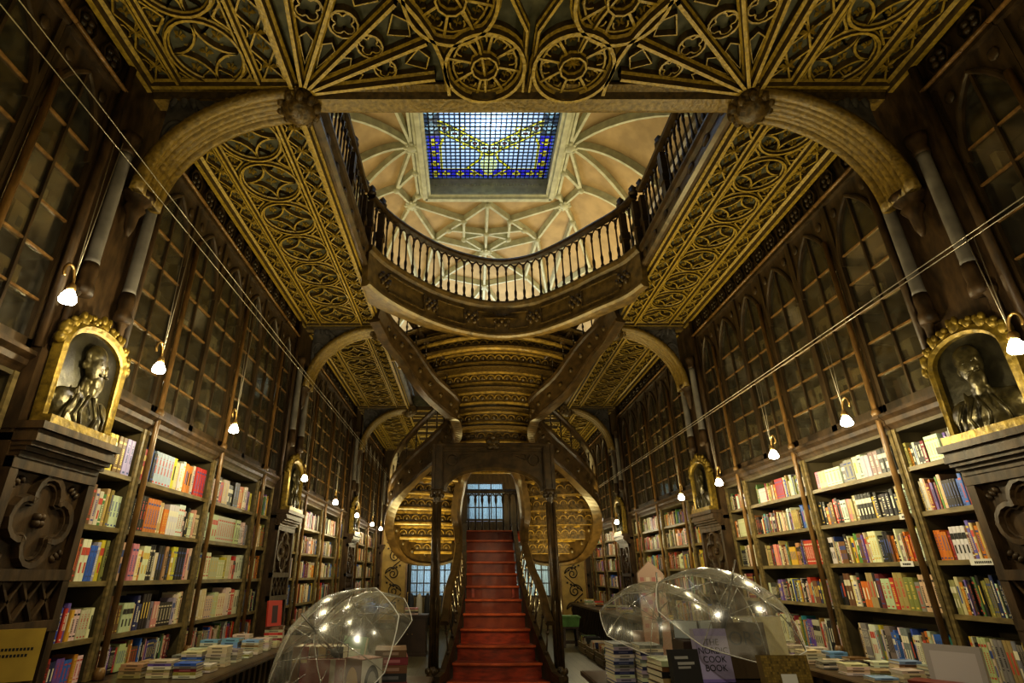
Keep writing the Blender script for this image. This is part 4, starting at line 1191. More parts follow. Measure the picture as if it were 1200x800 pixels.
# runs seen on the nearest left shelves: (colour, how many), from the near end; bottom row first
RUN = {
 (-1, 1, 0): [('cream', 2), ('blue', 1), ('purple', 1), ('red', 2), ('navy', 2), ('purple', 2), ('blue', 2), ('orange', 1), ('white', 2), ('yellow', 1)],
 (-1, 1, 1): [('lilac', 1), ('blue', 1), ('red', 1), ('yellow', 1), ('light blue', 1), ('blue', 2), ('red', 1), ('purple', 1), ('yellow', 1), ('white', 2), ('cream', 3), ('white', 2)],
 (-1, 1, 2): [('olive', 1), ('yellow', 2), ('olive', 1), ('orange', 1), ('brown', 1), ('white', 2), ('blue', 2), ('lilac', 1), ('yellow', 1), ('olive', 1), ('green', 1)],
 (-1, 1, 3): [('red', 1), ('tan', 2), ('green', 1), ('yellow', 1), ('brown', 1), ('cream', 1), ('white', 1), ('green', 1), ('tan', 1), ('olive', 1), ('white', 3)],
 (-1, 1, 4): [('red', 1), ('blue', 3), ('olive', 1), ('yellow', 2), ('brown', 2), ('lilac', 2), ('brown', 1)],
 (-1, 2, 1): [('orange', 1), ('brown', 5), ('cream', 4), ('navy', 2), ('black', 3), ('grey', 1), ('pink', 2), ('black', 5), ('lilac', 1), ('white', 2), ('cream', 2)],
 (-1, 2, 2): [('pink', 1), ('cream', 2), ('maroon', 1), ('pink', 2), ('white', 1), ('orange', 1), ('white', 2), ('black', 2), ('white', 1), ('black', 2), ('tan', 1), ('black', 1), ('yellow', 3), ('black', 3), ('pink', 1), ('cream', 2)],
 (-1, 2, 3): [('black', 3), ('tan', 1), ('black', 3), ('orange', 5), ('tan', 2), ('orange', 2), ('white', 7), ('cream', 1), ('black', 2), ('white', 2), ('pink', 1), ('cream', 2)],
 (-1, 2, 4): [('red', 2), ('blue', 2), ('black', 1), ('lilac', 6), ('yellow', 1), ('cream', 1), ('white', 2), ('orange', 3), ('cream', 1), ('red', 4), ('brown', 1)],
 (-1, 3, 1): [('white', 5), ('cream', 8), ('white', 6), ('red', 2), ('cream', 2)], (-1, 3, 2): [('white', 1), ('yellow', 1), ('blue', 1), ('white', 3), ('cream', 6), ('yellow', 1), ('cream', 3), ('red', 1), ('white', 4)],
 (-1, 3, 3): [('white', 3), ('cream', 14), ('white', 3), ('grey', 2)], (-1, 3, 4): [('white', 2), ('black', 2), ('red', 1), ('cream', 2), ('black', 4), ('orange', 2), ('white', 2), ('purple', 1), ('yellow', 2)],
 (1, 2, 1): [('cream', 5), ('grey', 1), ('olive', 2), ('tan', 2), ('red', 1), ('cream', 2), ('maroon', 1), ('black', 1), ('tan', 2), ('orange', 2), ('black', 1), ('white', 2), ('brown', 2), ('black', 2)],
 (1, 2, 3): [('white', 3), ('tan', 1), ('black', 6), ('yellow', 1), ('black', 5), ('tan', 2), ('pink', 1), ('white', 2), ('black', 2), ('red', 1), ('brown', 2), ('orange', 1), ('black', 2)],
 (1, 2, 4): [('black', 4), ('grey', 2), ('lilac', 2), ('white', 2), ('grey', 3), ('white', 4), ('cream', 2), ('pink', 1)],
}
BOOKS = []
CAMP = V((-.48, 0, 1.6))
def cam_px(p):
    v = V(p) - CAMP; a = math.radians(23.3)
    c = v.y * math.cos(a) + v.z * math.sin(a); u = -v.y * math.sin(a) + v.z * math.cos(a)
    return (549 + 635 * v.x / c, 400 - 635 * u / c, c) if c > .1 else (-999, -999, c)
for (s, bay, u, y0, y1) in OPEN:
    zs = [ZLED + .005] + ZL[s]
    for k, z in enumerate(zs):
        top = (zs[k + 1] - .04) if k + 1 < len(zs) else ZCO - .04
        R_ = random.Random(hash((s, bay, u, k)) % 9973)
        gap = top - z
        near = sorted((y0, y1))
        y = y0 + .04; end = y1 - .045
        fill = end if R_.random() < .8 else end - R_.uniform(.03, .18) * (y1 - y0)
        run = []
        for cname, cnt in RUN.get((s, u + 1 if bay == 0 else -9, k), []): run += [cname] * cnt
        n = 0; lean = 0; base = R_.uniform(.64, .80)
        if run: fill = end; wth = (end - y0 - .04) / len(run)
        last = None; same = 0
        while y < fill - .015:
            if n < len(run): c = run[n]
            elif run: break
            elif same > 0: c = last; same -= 1
            else:
                c = R_.choice(MIX)
                if R_.random() < .18: same = R_.randint(1, 4)
            if not (c == last and R_.random() < .8):
                th = R_.uniform(.013, .038) if not run else wth * R_.uniform(.86, 1.08); h = min(gap * base * R_.uniform(.82, 1.18), gap - .02, .32); dep = R_.uniform(.13, .19); dr = R_.uniform(0, .02)
                col = tuple(max(.01, x * R_.uniform(.78, 1.15)) for x in PAL[c]); tcol = R_.choice([(.7, .66, .5), (.02, .02, .02), (.6, .45, .1), (.5, .08, .05), (.05, .08, .25)])
                style = R_.random()
            if u == 1 and bay == 0 and s < 0 and False: pass
            if y + th > fill: break
            ln = 0
            if (s, bay, u) == (-1, 0, 0) and k in (1, 3): ln = .16
            BOOKS.append(dict(s=s, bay=bay, u=u, k=k, n=n, y=y, th=th, h=h, dep=dep, d=-.02 - dr, col=col, tcol=tcol, c=c, z=z + .001, st=style, lean=ln, y0=y0))
            y += th + R_.uniform(.0006, .002); n += 1; last = c
for bk in BOOKS:
    p = V((bk['s'] * W, bk['y'], bk['z'] + bk['h'] / 2)); px, py, c = cam_px(p)
    vis = -5 < px < 1205 and -5 < py < 805
    bk['area'] = bk['th'] * bk['h'] * 635 ** 2 / c ** 2 * abs((p - CAMP).normalized().x) if vis else 0
BOOKS.sort(key=lambda q: -q['area'])
def spine_marks(mb, q, x, th, h, out):
    """lettering-like marks and bands on the spine; x = spine plane, out = +-1 outward"""
    st = q['st']; xx = x + out * .0007; tc = q['tcol']
    if sum(abs(a - b) for a, b in zip(tc, q['col'])) < .25: tc = (.6, .55, .4) if sum(q['col']) < .5 else (.04, .03, .03)
    def quad(ya, yb, za, zb, c): mb.add([(xx, ya, za), (xx, yb, za), (xx, yb, zb), (xx, ya, zb)], [(0, 1, 2, 3)], 0, False, c)
    m0, m1 = th * .3, th * .7
    if st < .35:
        quad(th * .12, th * .88, h * .80, h * .86, tc); quad(th * .12, th * .88, h * .12, h * .16, tc)
        z = h * .25
        while z < h * .70: quad(m0, m1, z, z + h * .028, tc); z += h * .045
    elif st < .65:
        z = h * .35
        while z < h * .85: quad(m0, m1, z, z + h * .022, tc); z += h * (.033 if int(z * 1000) % 5 else .07)
        quad(th * .25, th * .75, h * .06, h * .11, tc)
    elif st < .8:
        quad(0.001, th - .001, h * .62, h * .80, tc); quad(m0, m1, h * .2, h * .45, tc)
    else:
        quad(m0, m1, h * .3, h * .75, tc)
def book_shape(q, detailed=True):
    s, th, h, dep, col = q['s'], q['th'], q['h'], q['dep'], q['col']
    o = -s; m = MB()      # local origin: bottom of the spine, spine faces +x*o
    if not detailed:
        a, c = sorted((0, -o * dep)); m.box(a, c, 0, th, 0, h, 0, col); spine_marks(m, q, 0, th, h, o); return m
    b_ = min(.003, th * .12); r = min(.004, th * .2)
    # rounded spine strip with the two boards, as one wrapped cover
    prof = [(-o * dep, 0), (-o * r, 0), (-o * r * .3, th * .12), (0, th * .3), (0, th * .7), (-o * r * .3, th * .88), (-o * r, th), (-o * dep, th), (-o * dep, th - b_), (-o * r * 2, th - b_), (-o * r * 2, b_), (-o * dep, b_)]
    m.add([(x, y, 0) for x, y in prof] + [(x, y, h) for x, y in prof],
          [(i, (i + 1) % 12, 12 + (i + 1) % 12, 12 + i) for i in range(12)] + [(0, 1, 10, 11), (6, 7, 8, 9), (1, 2, 5, 6, 9, 10), (2, 3, 4, 5), (12, 13, 22, 23), (18, 19, 20, 21), (13, 14, 17, 18, 21, 22), (14, 15, 16, 17)], 0, False, col)
    a, c = sorted((-o * r * 2, -o * (dep - .006))); m.box(a, c, b_, th - b_, .004, h - .005, 1, (.6, .55, .42))
    spine_marks(m, q, 0, th, h, o)
    return m
SHELFN = ['counter-level', 'lowest', 'second-lowest', 'middle', 'top']
CASE = {(-1, -1): '', (-1, 0): 'left', (1, 0): 'right'}
UN = {0: 'narrow {} case beside near bust', 1: 'first wide {} case', 2: 'second wide {} case', 3: 'narrow {} case before second bust'}
def size_word(q): return ('thick' if q['th'] > .036 else 'slim' if q['th'] < .022 else 'tall' if q['h'] > .29 else 'upright')
for q in BOOKS[:300]:
    m = book_shape(q)
    o = m.build('book', [M['book'], M['paper']])
    X = q['s'] * (W - q['d']); o.location = (X, q['y'], q['z'])
    sd = 'left' if q['s'] < 0 else 'right'
    where = UN[q['u']].format(sd) if q['bay'] == 0 else ('%s %s case nearest camera' % (('narrow' if q['u'] == 3 else 'wide'), sd) if q['bay'] < 0 else '%s %s case past second bust' % (ORD[q['u']], sd))
    tag(o, '%s %s book, %s along the %s shelf, %s' % (size_word(q), q['c'], ordw(q['n']), SHELFN[q['k']], where), 'book', 'books standing on the wall shelves')
m = MB()
for q in BOOKS[300:]:
    w_ = book_shape(q, False); X = q['s'] * (W - q['d'])
    m.add([(x + X, y + q['y'], z + q['z']) for x, y, z in w_.v], w_.f, 0, False, None); m.c[-len(w_.f):] = w_.c
o = m.build('shelved_books', [M['book']]); o['kind'] = 'stuff'
tag(o, 'rows of many smaller books filling the remaining shelves on both walls', 'books')
# old volumes and papers behind the glass of the upper cases
m = MB(); R_ = random.Random(5)
for (s, bay, u, y0, y1) in OPEN:
    for z, gp in ((ZGL + .07, .32), (3.40, .33), (3.75, .33), (4.10, .33), (4.45, .33)):
        y = y0 + .06
        while y < y1 - .12:
            if R_.random() < .30: y += R_.uniform(.06, .30); continue
            t_ = R_.choice([.03, .05, .08, .16, .2]); h = gp * R_.uniform(.45, .82); g_ = R_.uniform(.6, 1.5); c = tuple(x * g_ for x in R_.choice([(.42, .36, .24), (.50, .46, .34), (.34, .26, .13), (.28, .25, .2), (.20, .12, .06)]))
            x0, x1 = sorted((s * (W + .11 + R_.uniform(0, .05)), s * (W + .30))); t2 = min(t_, y1 - .05 - y)
            if t2 > .01:
                m.box(x0, x1, y, y + t2, z + .002, z + h, 0, c)
                if t2 > .1:
                    xx = (x0 if s > 0 else x1) - s * .001; m.add([(xx, y + t2 * .35, z + h * .35), (xx, y + t2 * .65, z + h * .35), (xx, y + t2 * .65, z + h * .65), (xx, y + t2 * .35, z + h * .65)], [(0, 1, 2, 3)], 0, False, (.08, .06, .04))
            y += t_ + .004
o = m.build('old_volumes', [M['book']]); o['kind'] = 'stuff'
tag(o, 'pale old volumes and papers kept behind the arched glass doors', 'books')

# ================================================================== FLAT BOOKS, PILES
def flat_book(w, d, t, col, fore=(.62, .57, .44)):
    """closed book lying flat, centred, spine towards -y; cover wraps page block"""
    m = MB(); b_ = min(.003, t * .15)
    m.box(-w / 2, w / 2, -d / 2, d / 2, 0, b_, 0, col); m.box(-w / 2, w / 2, -d / 2, d / 2, t - b_, t, 0, col)
    m.box(-w / 2, w / 2, -d / 2, -d / 2 + .004, b_, t - b_, 0, col)
    m.box(-w / 2 + .004, w / 2 - .004, -d / 2 + .004, d / 2 - .004, b_, t - b_, 1, fore)
    c2 = tuple(min(1, x * 1.5 + .1) for x in col) if sum(col) < .6 else tuple(x * .3 for x in col)
    m.add([(-w * .3, d * .1, t + .0006), (w * .3, d * .1, t + .0006), (w * .3, d * .3, t + .0006), (-w * .3, d * .3, t + .0006)], [(0, 1, 2, 3)], 0, False, c2)
    m.add([(-w * .25, -d / 2 - .0006, t * .3), (w * .25, -d / 2 - .0006, t * .3), (w * .25, -d / 2 - .0006, t * .7), (-w * .25, -d / 2 - .0006, t * .7)], [(0, 1, 2, 3)], 0, False, c2)
    return m
def pile(x, y, z, n, w, d, t, cols, where, group, rot=0, R_=None, jit=.03, spine=0):
    R_ = R_ or rnd; zz = z + .001
    for k in range(n):
        c = cols[k % len(cols)] if isinstance(cols, list) else R_.choice(MIX); tt = t * R_.uniform(.85, 1.15)
        o = flat_book(w * R_.uniform(.97, 1.0), d * R_.uniform(.97, 1.0), tt, tuple(v * R_.uniform(.85, 1.1) for v in PAL[c])).build('stacked_book', [M['book'], M['paper']])
        o.location = (x + R_.uniform(-jit, jit) * .2, y + R_.uniform(-jit, jit) * .2, zz); o.rotation_euler = (0, 0, rot + R_.uniform(-jit, jit))
        pos = 'topmost' if k == n - 1 and n > 1 else ordw(k) + ' up'
        tag(o, '%s book %s in %s' % (c, pos, where), 'book', group)
        zz += tt + .001
    return zz
R5 = random.Random(21)
LIGHT = ['white', 'cream', 'white', 'grey', 'cream', 'white', 'tan', 'cream', 'white', 'light blue']
def counter_piles(s, y0, y1, dmax, sd, step, name, zt=ZLED):
    k = 0; y = y0
    while y < y1:
        d = .26
        j = 0
        while d + .11 < dmax - .02:
            n = R5.choice([3, 4, 4, 5, 6]) if j < 3 and s < 0 else R5.choice([2, 3, 4])
            cols = [R5.choice(LIGHT if R5.random() < .8 else MIX) for _ in range(n)]
            if R5.random() < .4: cols = [cols[0]] * n
            pile(s * (W - d), y, zt, n, .19, .145, R5.choice([.014, .02, .026]), cols, 'the %s pile, %s row, %s' % (ordw(k), ['back', 'middle', 'front'][min(j, 2)], name), 'books piled on the %s' % name, rot=R5.uniform(-.06, .06) , R_=R5)
            d += .225; j += 1
        y += step; k += 1
counter_piles(-1, 5.25, 7.45, LD, 'left', .29, 'near left counter')
counter_piles(1, 5.05, 8.5, LD, 'right', .33, 'near right counter')
# far counters: one row of piles
k = 0; y = 10.0
while y < 18.2:
    n = R5.choice([2, 3, 4]); cols = [R5.choice(MIX + ['red', 'blue', 'white', 'teal']) for _ in range(n)]
    pile(W - .45 + R5.uniform(-.12, .12), y, ZLED, n, .24, .22, .03, cols, 'the %s pile on the far right counter' % ordw(k), 'books piled on the far right counter', R_=R5); y += .8; k += 1
# standing books with their fronts to the room on the right counter
def standing(x, y, z, w, h, t, col, lab, rotz, tilt=-.12, marks=None, name='display_book', group=None, cat='book', mat2=None):
    """book standing upright, front cover towards local -y"""
    t_ = thing(name, lab, cat, (x, y, z + t * math.sin(abs(tilt)) + .001), group); t_.rotation_euler = (0, 0, rotz)
    Rm = Matrix.Rotation(tilt, 4, 'X')
    def tr(mb): mb.v = [tuple(Rm @ V(p)) for p in mb.v]; return mb
    m = MB(); b_ = .004
    m.box(-w / 2, w / 2, 0, b_, 0, h, 0, col); m.box(-w / 2, w / 2, t - b_, t, 0, h, 0, col); m.box(-w / 2, -w / 2 + .005, b_, t - b_, 0, h, 0, col)
    if marks:
        for x0, x1, z0, z1, c in marks: m.add([(x0 * w, -.0008, z0 * h), (x1 * w, -.0008, z0 * h), (x1 * w, -.0008, z1 * h), (x0 * w, -.0008, z1 * h)], [(0, 1, 2, 3)], 0, False, c)
    tr(m).build('cover', [M['book']], t_)
    m = MB(); m.box(-w / 2 + .005, w / 2 - .004, b_, t - b_, .004, h - .004); tr(m).build('page_block', [M['paper']], t_)
    return t_, Rm
def text_on(parent, Rm, body, x, z, size, matl, y=-.0016, name='lettering', align='CENTER'):
    cu = bpy.data.curves.new('txt', 'FONT'); cu.body = body; cu.size = size; cu.align_x = align; cu.space_line = .95
    tmp = bpy.data.objects.new('txt', cu); COL.objects.link(tmp)
    dg = bpy.context.evaluated_depsgraph_get(); dg.update()
    me = bpy.data.meshes.new_from_object(tmp.evaluated_get(dg)); bpy.data.objects.remove(tmp)
    me.transform(Matrix.Translation((x, y, z)) @ Matrix.Rotation(PI / 2, 4, 'X')); me.transform(Rm)
    me.materials.clear(); me.materials.append(matl)
    o = bpy.data.objects.new(name, me); COL.objects.link(o); o.parent = parent
    return o

# ================================================================== DISPLAY TABLES AND UMBRELLAS
TZ = .86
def table(x0, x1, y0, y1, lab):
    t = thing('display_table', lab, 'table', ((x0 + x1) / 2, (y0 + y1) / 2, 0)); hx, hy = (x1 - x0) / 2, (y1 - y0) / 2
    m = MB(); m.box(-hx, hx, -hy, hy, TZ - .04, TZ); m.sweep([(-hx, -hy, TZ - .02), (hx, -hy, TZ - .02), (hx, hy, TZ - .02), (-hx, hy, TZ - .02)], [(-.02, -.02), (.015, -.015), (.015, .015), (-.02, .02)], (0, 0, 1), True); m.build('tabletop', M['chest'], t)
    m = MB(); m.box(-hx + .06, hx - .06, -hy + .06, hy - .06, TZ - .16, TZ - .041); m.build('apron', M['chest'], t)
    for a in (-1, 1):
        for c in (-1, 1):
            m = MB(); m.lathe([(.05, 0), (.05, .06), (.03, .1), (.045, .3), (.03, .5), (.045, .6), (.045, TZ - .16)], (a * (hx - .11), c * (hy - .11), 0), 10); m.build('leg', M['chest'], t)
table(-1.85, -.78, 2.95, 5.0, 'dark display table under the umbrellas left of the stair')
table(.48, 1.75, 2.75, 5.3, 'dark display table under the umbrellas right of the stair')

def umbrella(apex, handle, R, lab, spin=0.0, clip=None):
    A = V(apex); H = V(handle); ax = (H - A).normalized()
    t = thing('clear_umbrella', lab, 'umbrella', A, 'open transparent umbrellas over the book tables')
    t.rotation_euler = ax.to_track_quat('Z', 'Y').to_euler()
    n = 8; dp = R * .52; m = MB(); rings = 7
    vs = [(0, 0, 0)]; fs = []
    for k in range(1, rings + 1):
        u = k / rings; th = u * 1.12; r = R * math.sin(th) / math.sin(1.12); z = dp * (1 - math.cos(th)) / (1 - math.cos(1.12))
        for a in range(n * 4):
            f_ = a % 4; sag = 1 - .055 * math.sin(PI * f_ / 4) * u
            ph = 2 * PI * a / (n * 4) + spin; vs.append((r * sag * math.cos(ph), r * sag * math.sin(ph), z - .02 * math.sin(PI * f_ / 4) * u * 0))
    N_ = n * 4
    for a in range(N_): fs.append((0, 1 + a, 1 + (a + 1) % N_))
    for k in range(rings - 1):
        for a in range(N_): fs.append((1 + k * N_ + a, 1 + k * N_ + (a + 1) % N_, 1 + (k + 1) * N_ + (a + 1) % N_, 1 + (k + 1) * N_ + a))
    m.add(vs, fs, 0, True); m.build('canopy', M['umb'], t)
    m = MB()
    m.tube([vs[1 + (rings - 1) * N_ + a] for a in range(N_)], .0035, 5, closed=True); m.build('rim_binding', M['white'], t)
    L_ = (H - A).length
    m = MB(); m.tube([(0, 0, -.13), (0, 0, L_ - .16)], .006, 7, N=(1, 0, 0)); m.build('shaft', M['metal'], t)
    m = MB(); m.lathe([(.009, L_ - .17), (.013, L_ - .15), (.013, L_ - .02), (.010, L_)], (0, 0, 0), 10); m.build('handle', M['black'], t)
    m = MB(); m.lathe([(.008, .20), (.018, .21), (.018, .24), (.010, .27)], (0, 0, 0), 10); m.build('runner', M['black'], t)
    for a in range(n):
        ph = 2 * PI * a / n + spin; c, s_ = math.cos(ph), math.sin(ph); P = []
        for k in range(rings + 1):
            th = k / rings * 1.12; P.append((R * math.sin(th) / math.sin(1.12) * c, R * math.sin(th) / math.sin(1.12) * s_, dp * (1 - math.cos(th)) / (1 - math.cos(1.12)) + .006))
        m = MB(); m.tube(P, .0028, 5); m.build('rib', M['metal'], t)
        m = MB(); m.tube([(.012 * c, .012 * s_, .225), P[4]], .0025, 5); m.build('stretcher', M['metal'], t)
def umb2(c, n, R, lab, spin, L=.60):
    n = V(n).normalized(); a = V(c) + n * R * .5; umbrella(a, a - n * L, R, lab, spin)
umb2((-1.24, 3.47, 1.21), (-.40, -.70, .60), .41, 'clear umbrella tilted over the left table, nearest the camera', .2, .5)
umb2((-1.30, 4.72, 1.22), (-.25, -.55, .80), .40, 'second clear umbrella on the left table, closer to the stair', .5, .42)
umb2((1.06, 3.62, 1.39), (.10, -.50, .85), .42, 'clear umbrella over the lilac cook book on the right table', .1, .34)
umb2((.92, 4.45, 1.30), (-.08, -.42, .90), .44, 'second clear umbrella on the right table, over the slim striped piles', .3, .42)
def riser(x, y, h, w, d, lab, rot):
    m = MB(); m.box(-w / 2, w / 2, -d / 2, d / 2, 0, h - .004); m.box(-w / 2 + .006, w / 2 - .006, -d / 2 + .006, d / 2 - .006, h - .004, h)
    o = m.build('display_block', M['chest']); o.location = (x, y, TZ + .001); o.rotation_euler = (0, 0, rot); tag(o, lab, 'display block'); return TZ + .002 + h
# ---- left table
G = 'books displayed on the left table'
pile(-.98, 4.02, TZ, 7, .20, .27, .044, ['maroon', 'brown', 'maroon', 'black', 'brown', 'maroon', 'brown'], 'the thick front pile, left table', G, rot=.12, R_=R5)
pile(-1.45, 4.35, TZ, 6, .22, .16, .03, ['cream', 'green', 'white', 'tan', 'cream', 'white'], 'the low back pile, left table', G, rot=-.1, R_=R5)
pile(-1.12, 4.45, TZ, 3, .2, .16, .03, ['white', 'cream', 'green', 'white', 'tan', 'white', 'cream', 'green'], 'the pile under the farther left umbrella', G, rot=.3, R_=R5)
# support piles
z1 = riser(-1.25, 3.34, 2 * .03, .20, .16, 'dark display block under the red-brown volume', .1)
t_, Rm = standing(-1.24, 3.32, z1, .20, .26, .07, (.17, .035, .022), 'large red-brown leather volume with a pale strap on the left table', .06, -.04, [(.12, .26, 0, 1, (.30, .25, .17))], group=None)
z2 = riser(-1.07, 3.52, 2 * .03, .2, .18, 'dark display block under the slipcase with ovals', -.5)
t = thing('slipcase', 'brown and white slipcase with oval medallions, corner towards the viewer', 'slipcase', (-1.07, 3.52, z2)); t.rotation_euler = (0, 0, -.72)
m = MB(); m.box(-.075, .075, -.075, .075, 0, .25, 0, (.13, .06, .025)); m.box(.0755, .0765, -.073, .073, .003, .247, 0, (.55, .52, .45)); m.box(-.07, .07, -.07, .07, .25, .252, 0, (.25, .06, .03)); m.build('case', [M['book']], t)
m = MB()
m.add([(.05 * math.cos(a), -.0758, .125 + .085 * math.sin(a)) for a in [2 * PI * k / 24 for k in range(24)]], [tuple(range(24))], 0, False, (.42, .25, .05)); m.build('ochre_medallion', [M['book']], t)
m = MB()
m.add([(.0774, .052 * math.cos(a), .125 + .095 * math.sin(a)) for a in [2 * PI * k / 24 for k in range(24)]], [tuple(range(24))], 0, False, (.03, .03, .03))
m.add([(.0780, .033 * math.cos(a), .125 + .065 * math.sin(a)) for a in [2 * PI * k / 24 for k in range(24)]], [tuple(range(24))], 0, False, (.25, .24, .2)); m.build('black_medallion', [M['book']], t)
for k, (c, dx) in enumerate(zip(['brown', 'maroon', 'brown', 'tan', 'brown', 'black'], range(6))):
    standing(-1.52 + dx * .052, 3.75, TZ, .045, .34, .17, PAL[c], '%s leather-bound book, %s from the left under the left umbrella' % (c, ordw(k)), 0, 0, [(-.4, .4, .75, .8, (.4, .3, .1)), (-.4, .4, .2, .24, (.4, .3, .1))], group=G)
standing(-1.29, 4.10, TZ, .19, .36, .03, (.24, .34, .22), 'pale green book leaning back beside the thick pile', -.5, -.25, [(-.35, .35, .55, .8, (.5, .52, .4))])

# ---- right table
G = 'books displayed on the right table'
pile(.66, 4.72, TZ, 12, .15, .22, .021, ['navy', 'lilac', 'white', 'navy', 'lilac', 'grey'], 'the leftmost striped pile, right table', G, rot=.1, R_=R5)
pile(.84, 4.60, TZ, 12, .17, .22, .021, ['lilac', 'navy', 'white', 'grey'], 'the second striped pile, right table', G, rot=.06, R_=R5)
pile(.84, 4.16, TZ, 7, .19, .24, .03, ['black', 'cream', 'black', 'tan', 'black', 'brown', 'cream'], 'the banded front pile, right table', G, rot=.12, R_=R5)
z3 = riser(.85, 3.43, 6 * .034, .15, .14, 'dark display block under the lilac cook book', 0)
t_, Rm = standing(.86, 3.38, z3, .185, .255, .05, (.36, .32, .50), 'lilac cook book standing on the right table', .06, -.10, [(-.5, .5, .0, .06, (.2, .15, .4)), (-.5, .5, .86, 1, (.26, .21, .46))])
text_on(t_, Rm, 'THE\nNORDIC\nCOOK\nBOOK', 0, .175, .043, M['ink'])
z4 = riser(.67, 3.33, 5 * .03, .15, .14, 'dark display block under the black standing book', 0)
standing(.67, 3.28, z4, .16, .22, .04, (.03, .028, .026), 'black book with faint white title, left of the lilac cook book', .18, -.1, [(-.38, .1, .80, .86, (.32, .31, .28)), (-.3, .3, .68, .74, (.32, .31, .28)), (-.3, .15, .60, .65, (.28, .27, .25))])
z5 = riser(1.17, 3.735, 6 * .03, .24, .2, 'dark display block under the dark volume lettered ORS', .05)
t_, Rm = standing(1.16, 3.66, z5, .28, .29, .08, (.085, .055, .026), 'large dark brown volume lettered ORS behind the lilac cook book', .02, -.06)
text_on(t_, Rm, 'ORS', .01, .17, .105, M['ink'])
z6 = riser(1.06, 3.12, 4 * .04, .24, .2, 'dark display block under the mosaic-covered book', .05)
m = MB()
t_, Rm = standing(1.07, 3.04, z6, .23, .21, .05, (.15, .10, .022), 'olive-gold mosaic-covered book with a pale card on its front', .0, -.12)
Rm_ = Rm; m = MB(); q5 = random.Random(3)
for i in range(22):
    for j in range(18):
        g_ = q5.uniform(.5, 1.5); x, z = -.112 + i * .0102, .006 + j * .0112
        m.add([(x, -.0012, z), (x + .009, -.0012, z), (x + .009, -.0012, z + .0095), (x, -.0012, z + .0095)], [(0, 1, 2, 3)], 0, False, (.20 * g_, .135 * g_, .028 * g_))
m.v = [tuple(Rm @ V(p)) for p in m.v]; m.build('mosaic', [M['book']], t_)
m = MB(); m.box(-.035, .04, -.004, -.0018, .02, .13); m.v = [tuple(Rm @ V(p)) for p in m.v]; m.build('card', M['white'], t_)
z7 = pile(1.40, 3.95, TZ, 4, .3, .24, .06, ['cream', 'white', 'cream', 'tan'], 'the broad cream pile, right table end', G, rot=-.1, R_=R5)
t_, Rm = standing(1.40, 3.92, z7, .28, .25, .06, (.52, .45, .25), 'cream boxed set with a printed white card at the table end', -.08, -.12)
m = MB(); m.box(-.13, -.04, -.004, -.0018, .05, .24); m.v = [tuple(Rm @ V(p)) for p in m.v]; m.build('printed_card', M['white'], t_)
m = MB()
for k in range(9): m.box(-.12, -.055 - .012 * (k % 3), -.0052, -.0044, .07 + k * .018, .076 + k * .018)
m.v = [tuple(Rm @ V(p)) for p in m.v]; m.build('printed_line', M['ink'], t_)
# open book propped up like a tent
z8 = riser(.90, 3.72, 10 * .038, .24, .2, 'dark display block under the open propped book', 0)
t = thing('open_book', 'dark open book propped on its edges with pale pages showing', 'book', (.92, 3.72, z8))
for e in (-1, 1):
    m = MB(); T = Matrix.Rotation(e * .62, 4, 'Z'); x0, x1 = sorted((0, e * .15))
    m.box(x0, x1, 0, .005, 0, .10, 0, (.03, .032, .04), T); m.build('cover', [M['book']], t)
    m = MB(); x0, x1 = sorted((e * .006, e * .145)); m.box(x0, x1, -.012, -.0005, .003, .097, 0, (.42, .46, .48), T); m.build('page_block', [M['book']], t)

# ---- things along the counters and the back of the room
standing(-W + .62, 7.62, ZLED + .19, .20, .29, .03, (.46, .05, .03), 'red book with a dark figure standing upright on the left counter', .9, -.1, [(-.2, .2, .12, .8, (.05, .02, .02))])
pile(-W + .60, 7.75, ZLED, 6, .22, .24, .031, ['cream', 'maroon', 'white', 'red', 'cream', 'brown'], 'the pile below the upright red book', 'books under the upright red book', rot=.2, R_=R5, jit=.02)
t = thing('cardboard_display', 'pink patterned cardboard display with a pointed top behind the right umbrellas', 'display stand', (2.05, 8.2, 0)); t.rotation_euler = (0, 0, .25)
m = MB(); m.plate([(-.2, .9), (-.2, 1.62), (0, 1.78), (.2, 1.62), (.2, .9)], lambda u, v, d: V((u, d, v)), 0, .03, 0, (.34, .24, .19))
for i in range(4):
    for j in range(7): m.add([(-.17 + i * .09, -.001, .95 + j * .095), (-.11 + i * .09, -.001, .95 + j * .095), (-.11 + i * .09, -.001, 1.0 + j * .095), (-.17 + i * .09, -.001, 1.0 + j * .095)], [(0, 1, 2, 3)], 0, False, (.45, .38, .30) if (i + j) % 2 else (.30, .13, .12))
m.build('panel', [M['book']], t)
m = MB(); m.box(-.2, .2, 0, .3, 0, .9, 0, (.30, .17, .12)); m.build('base', [M['book']], t)
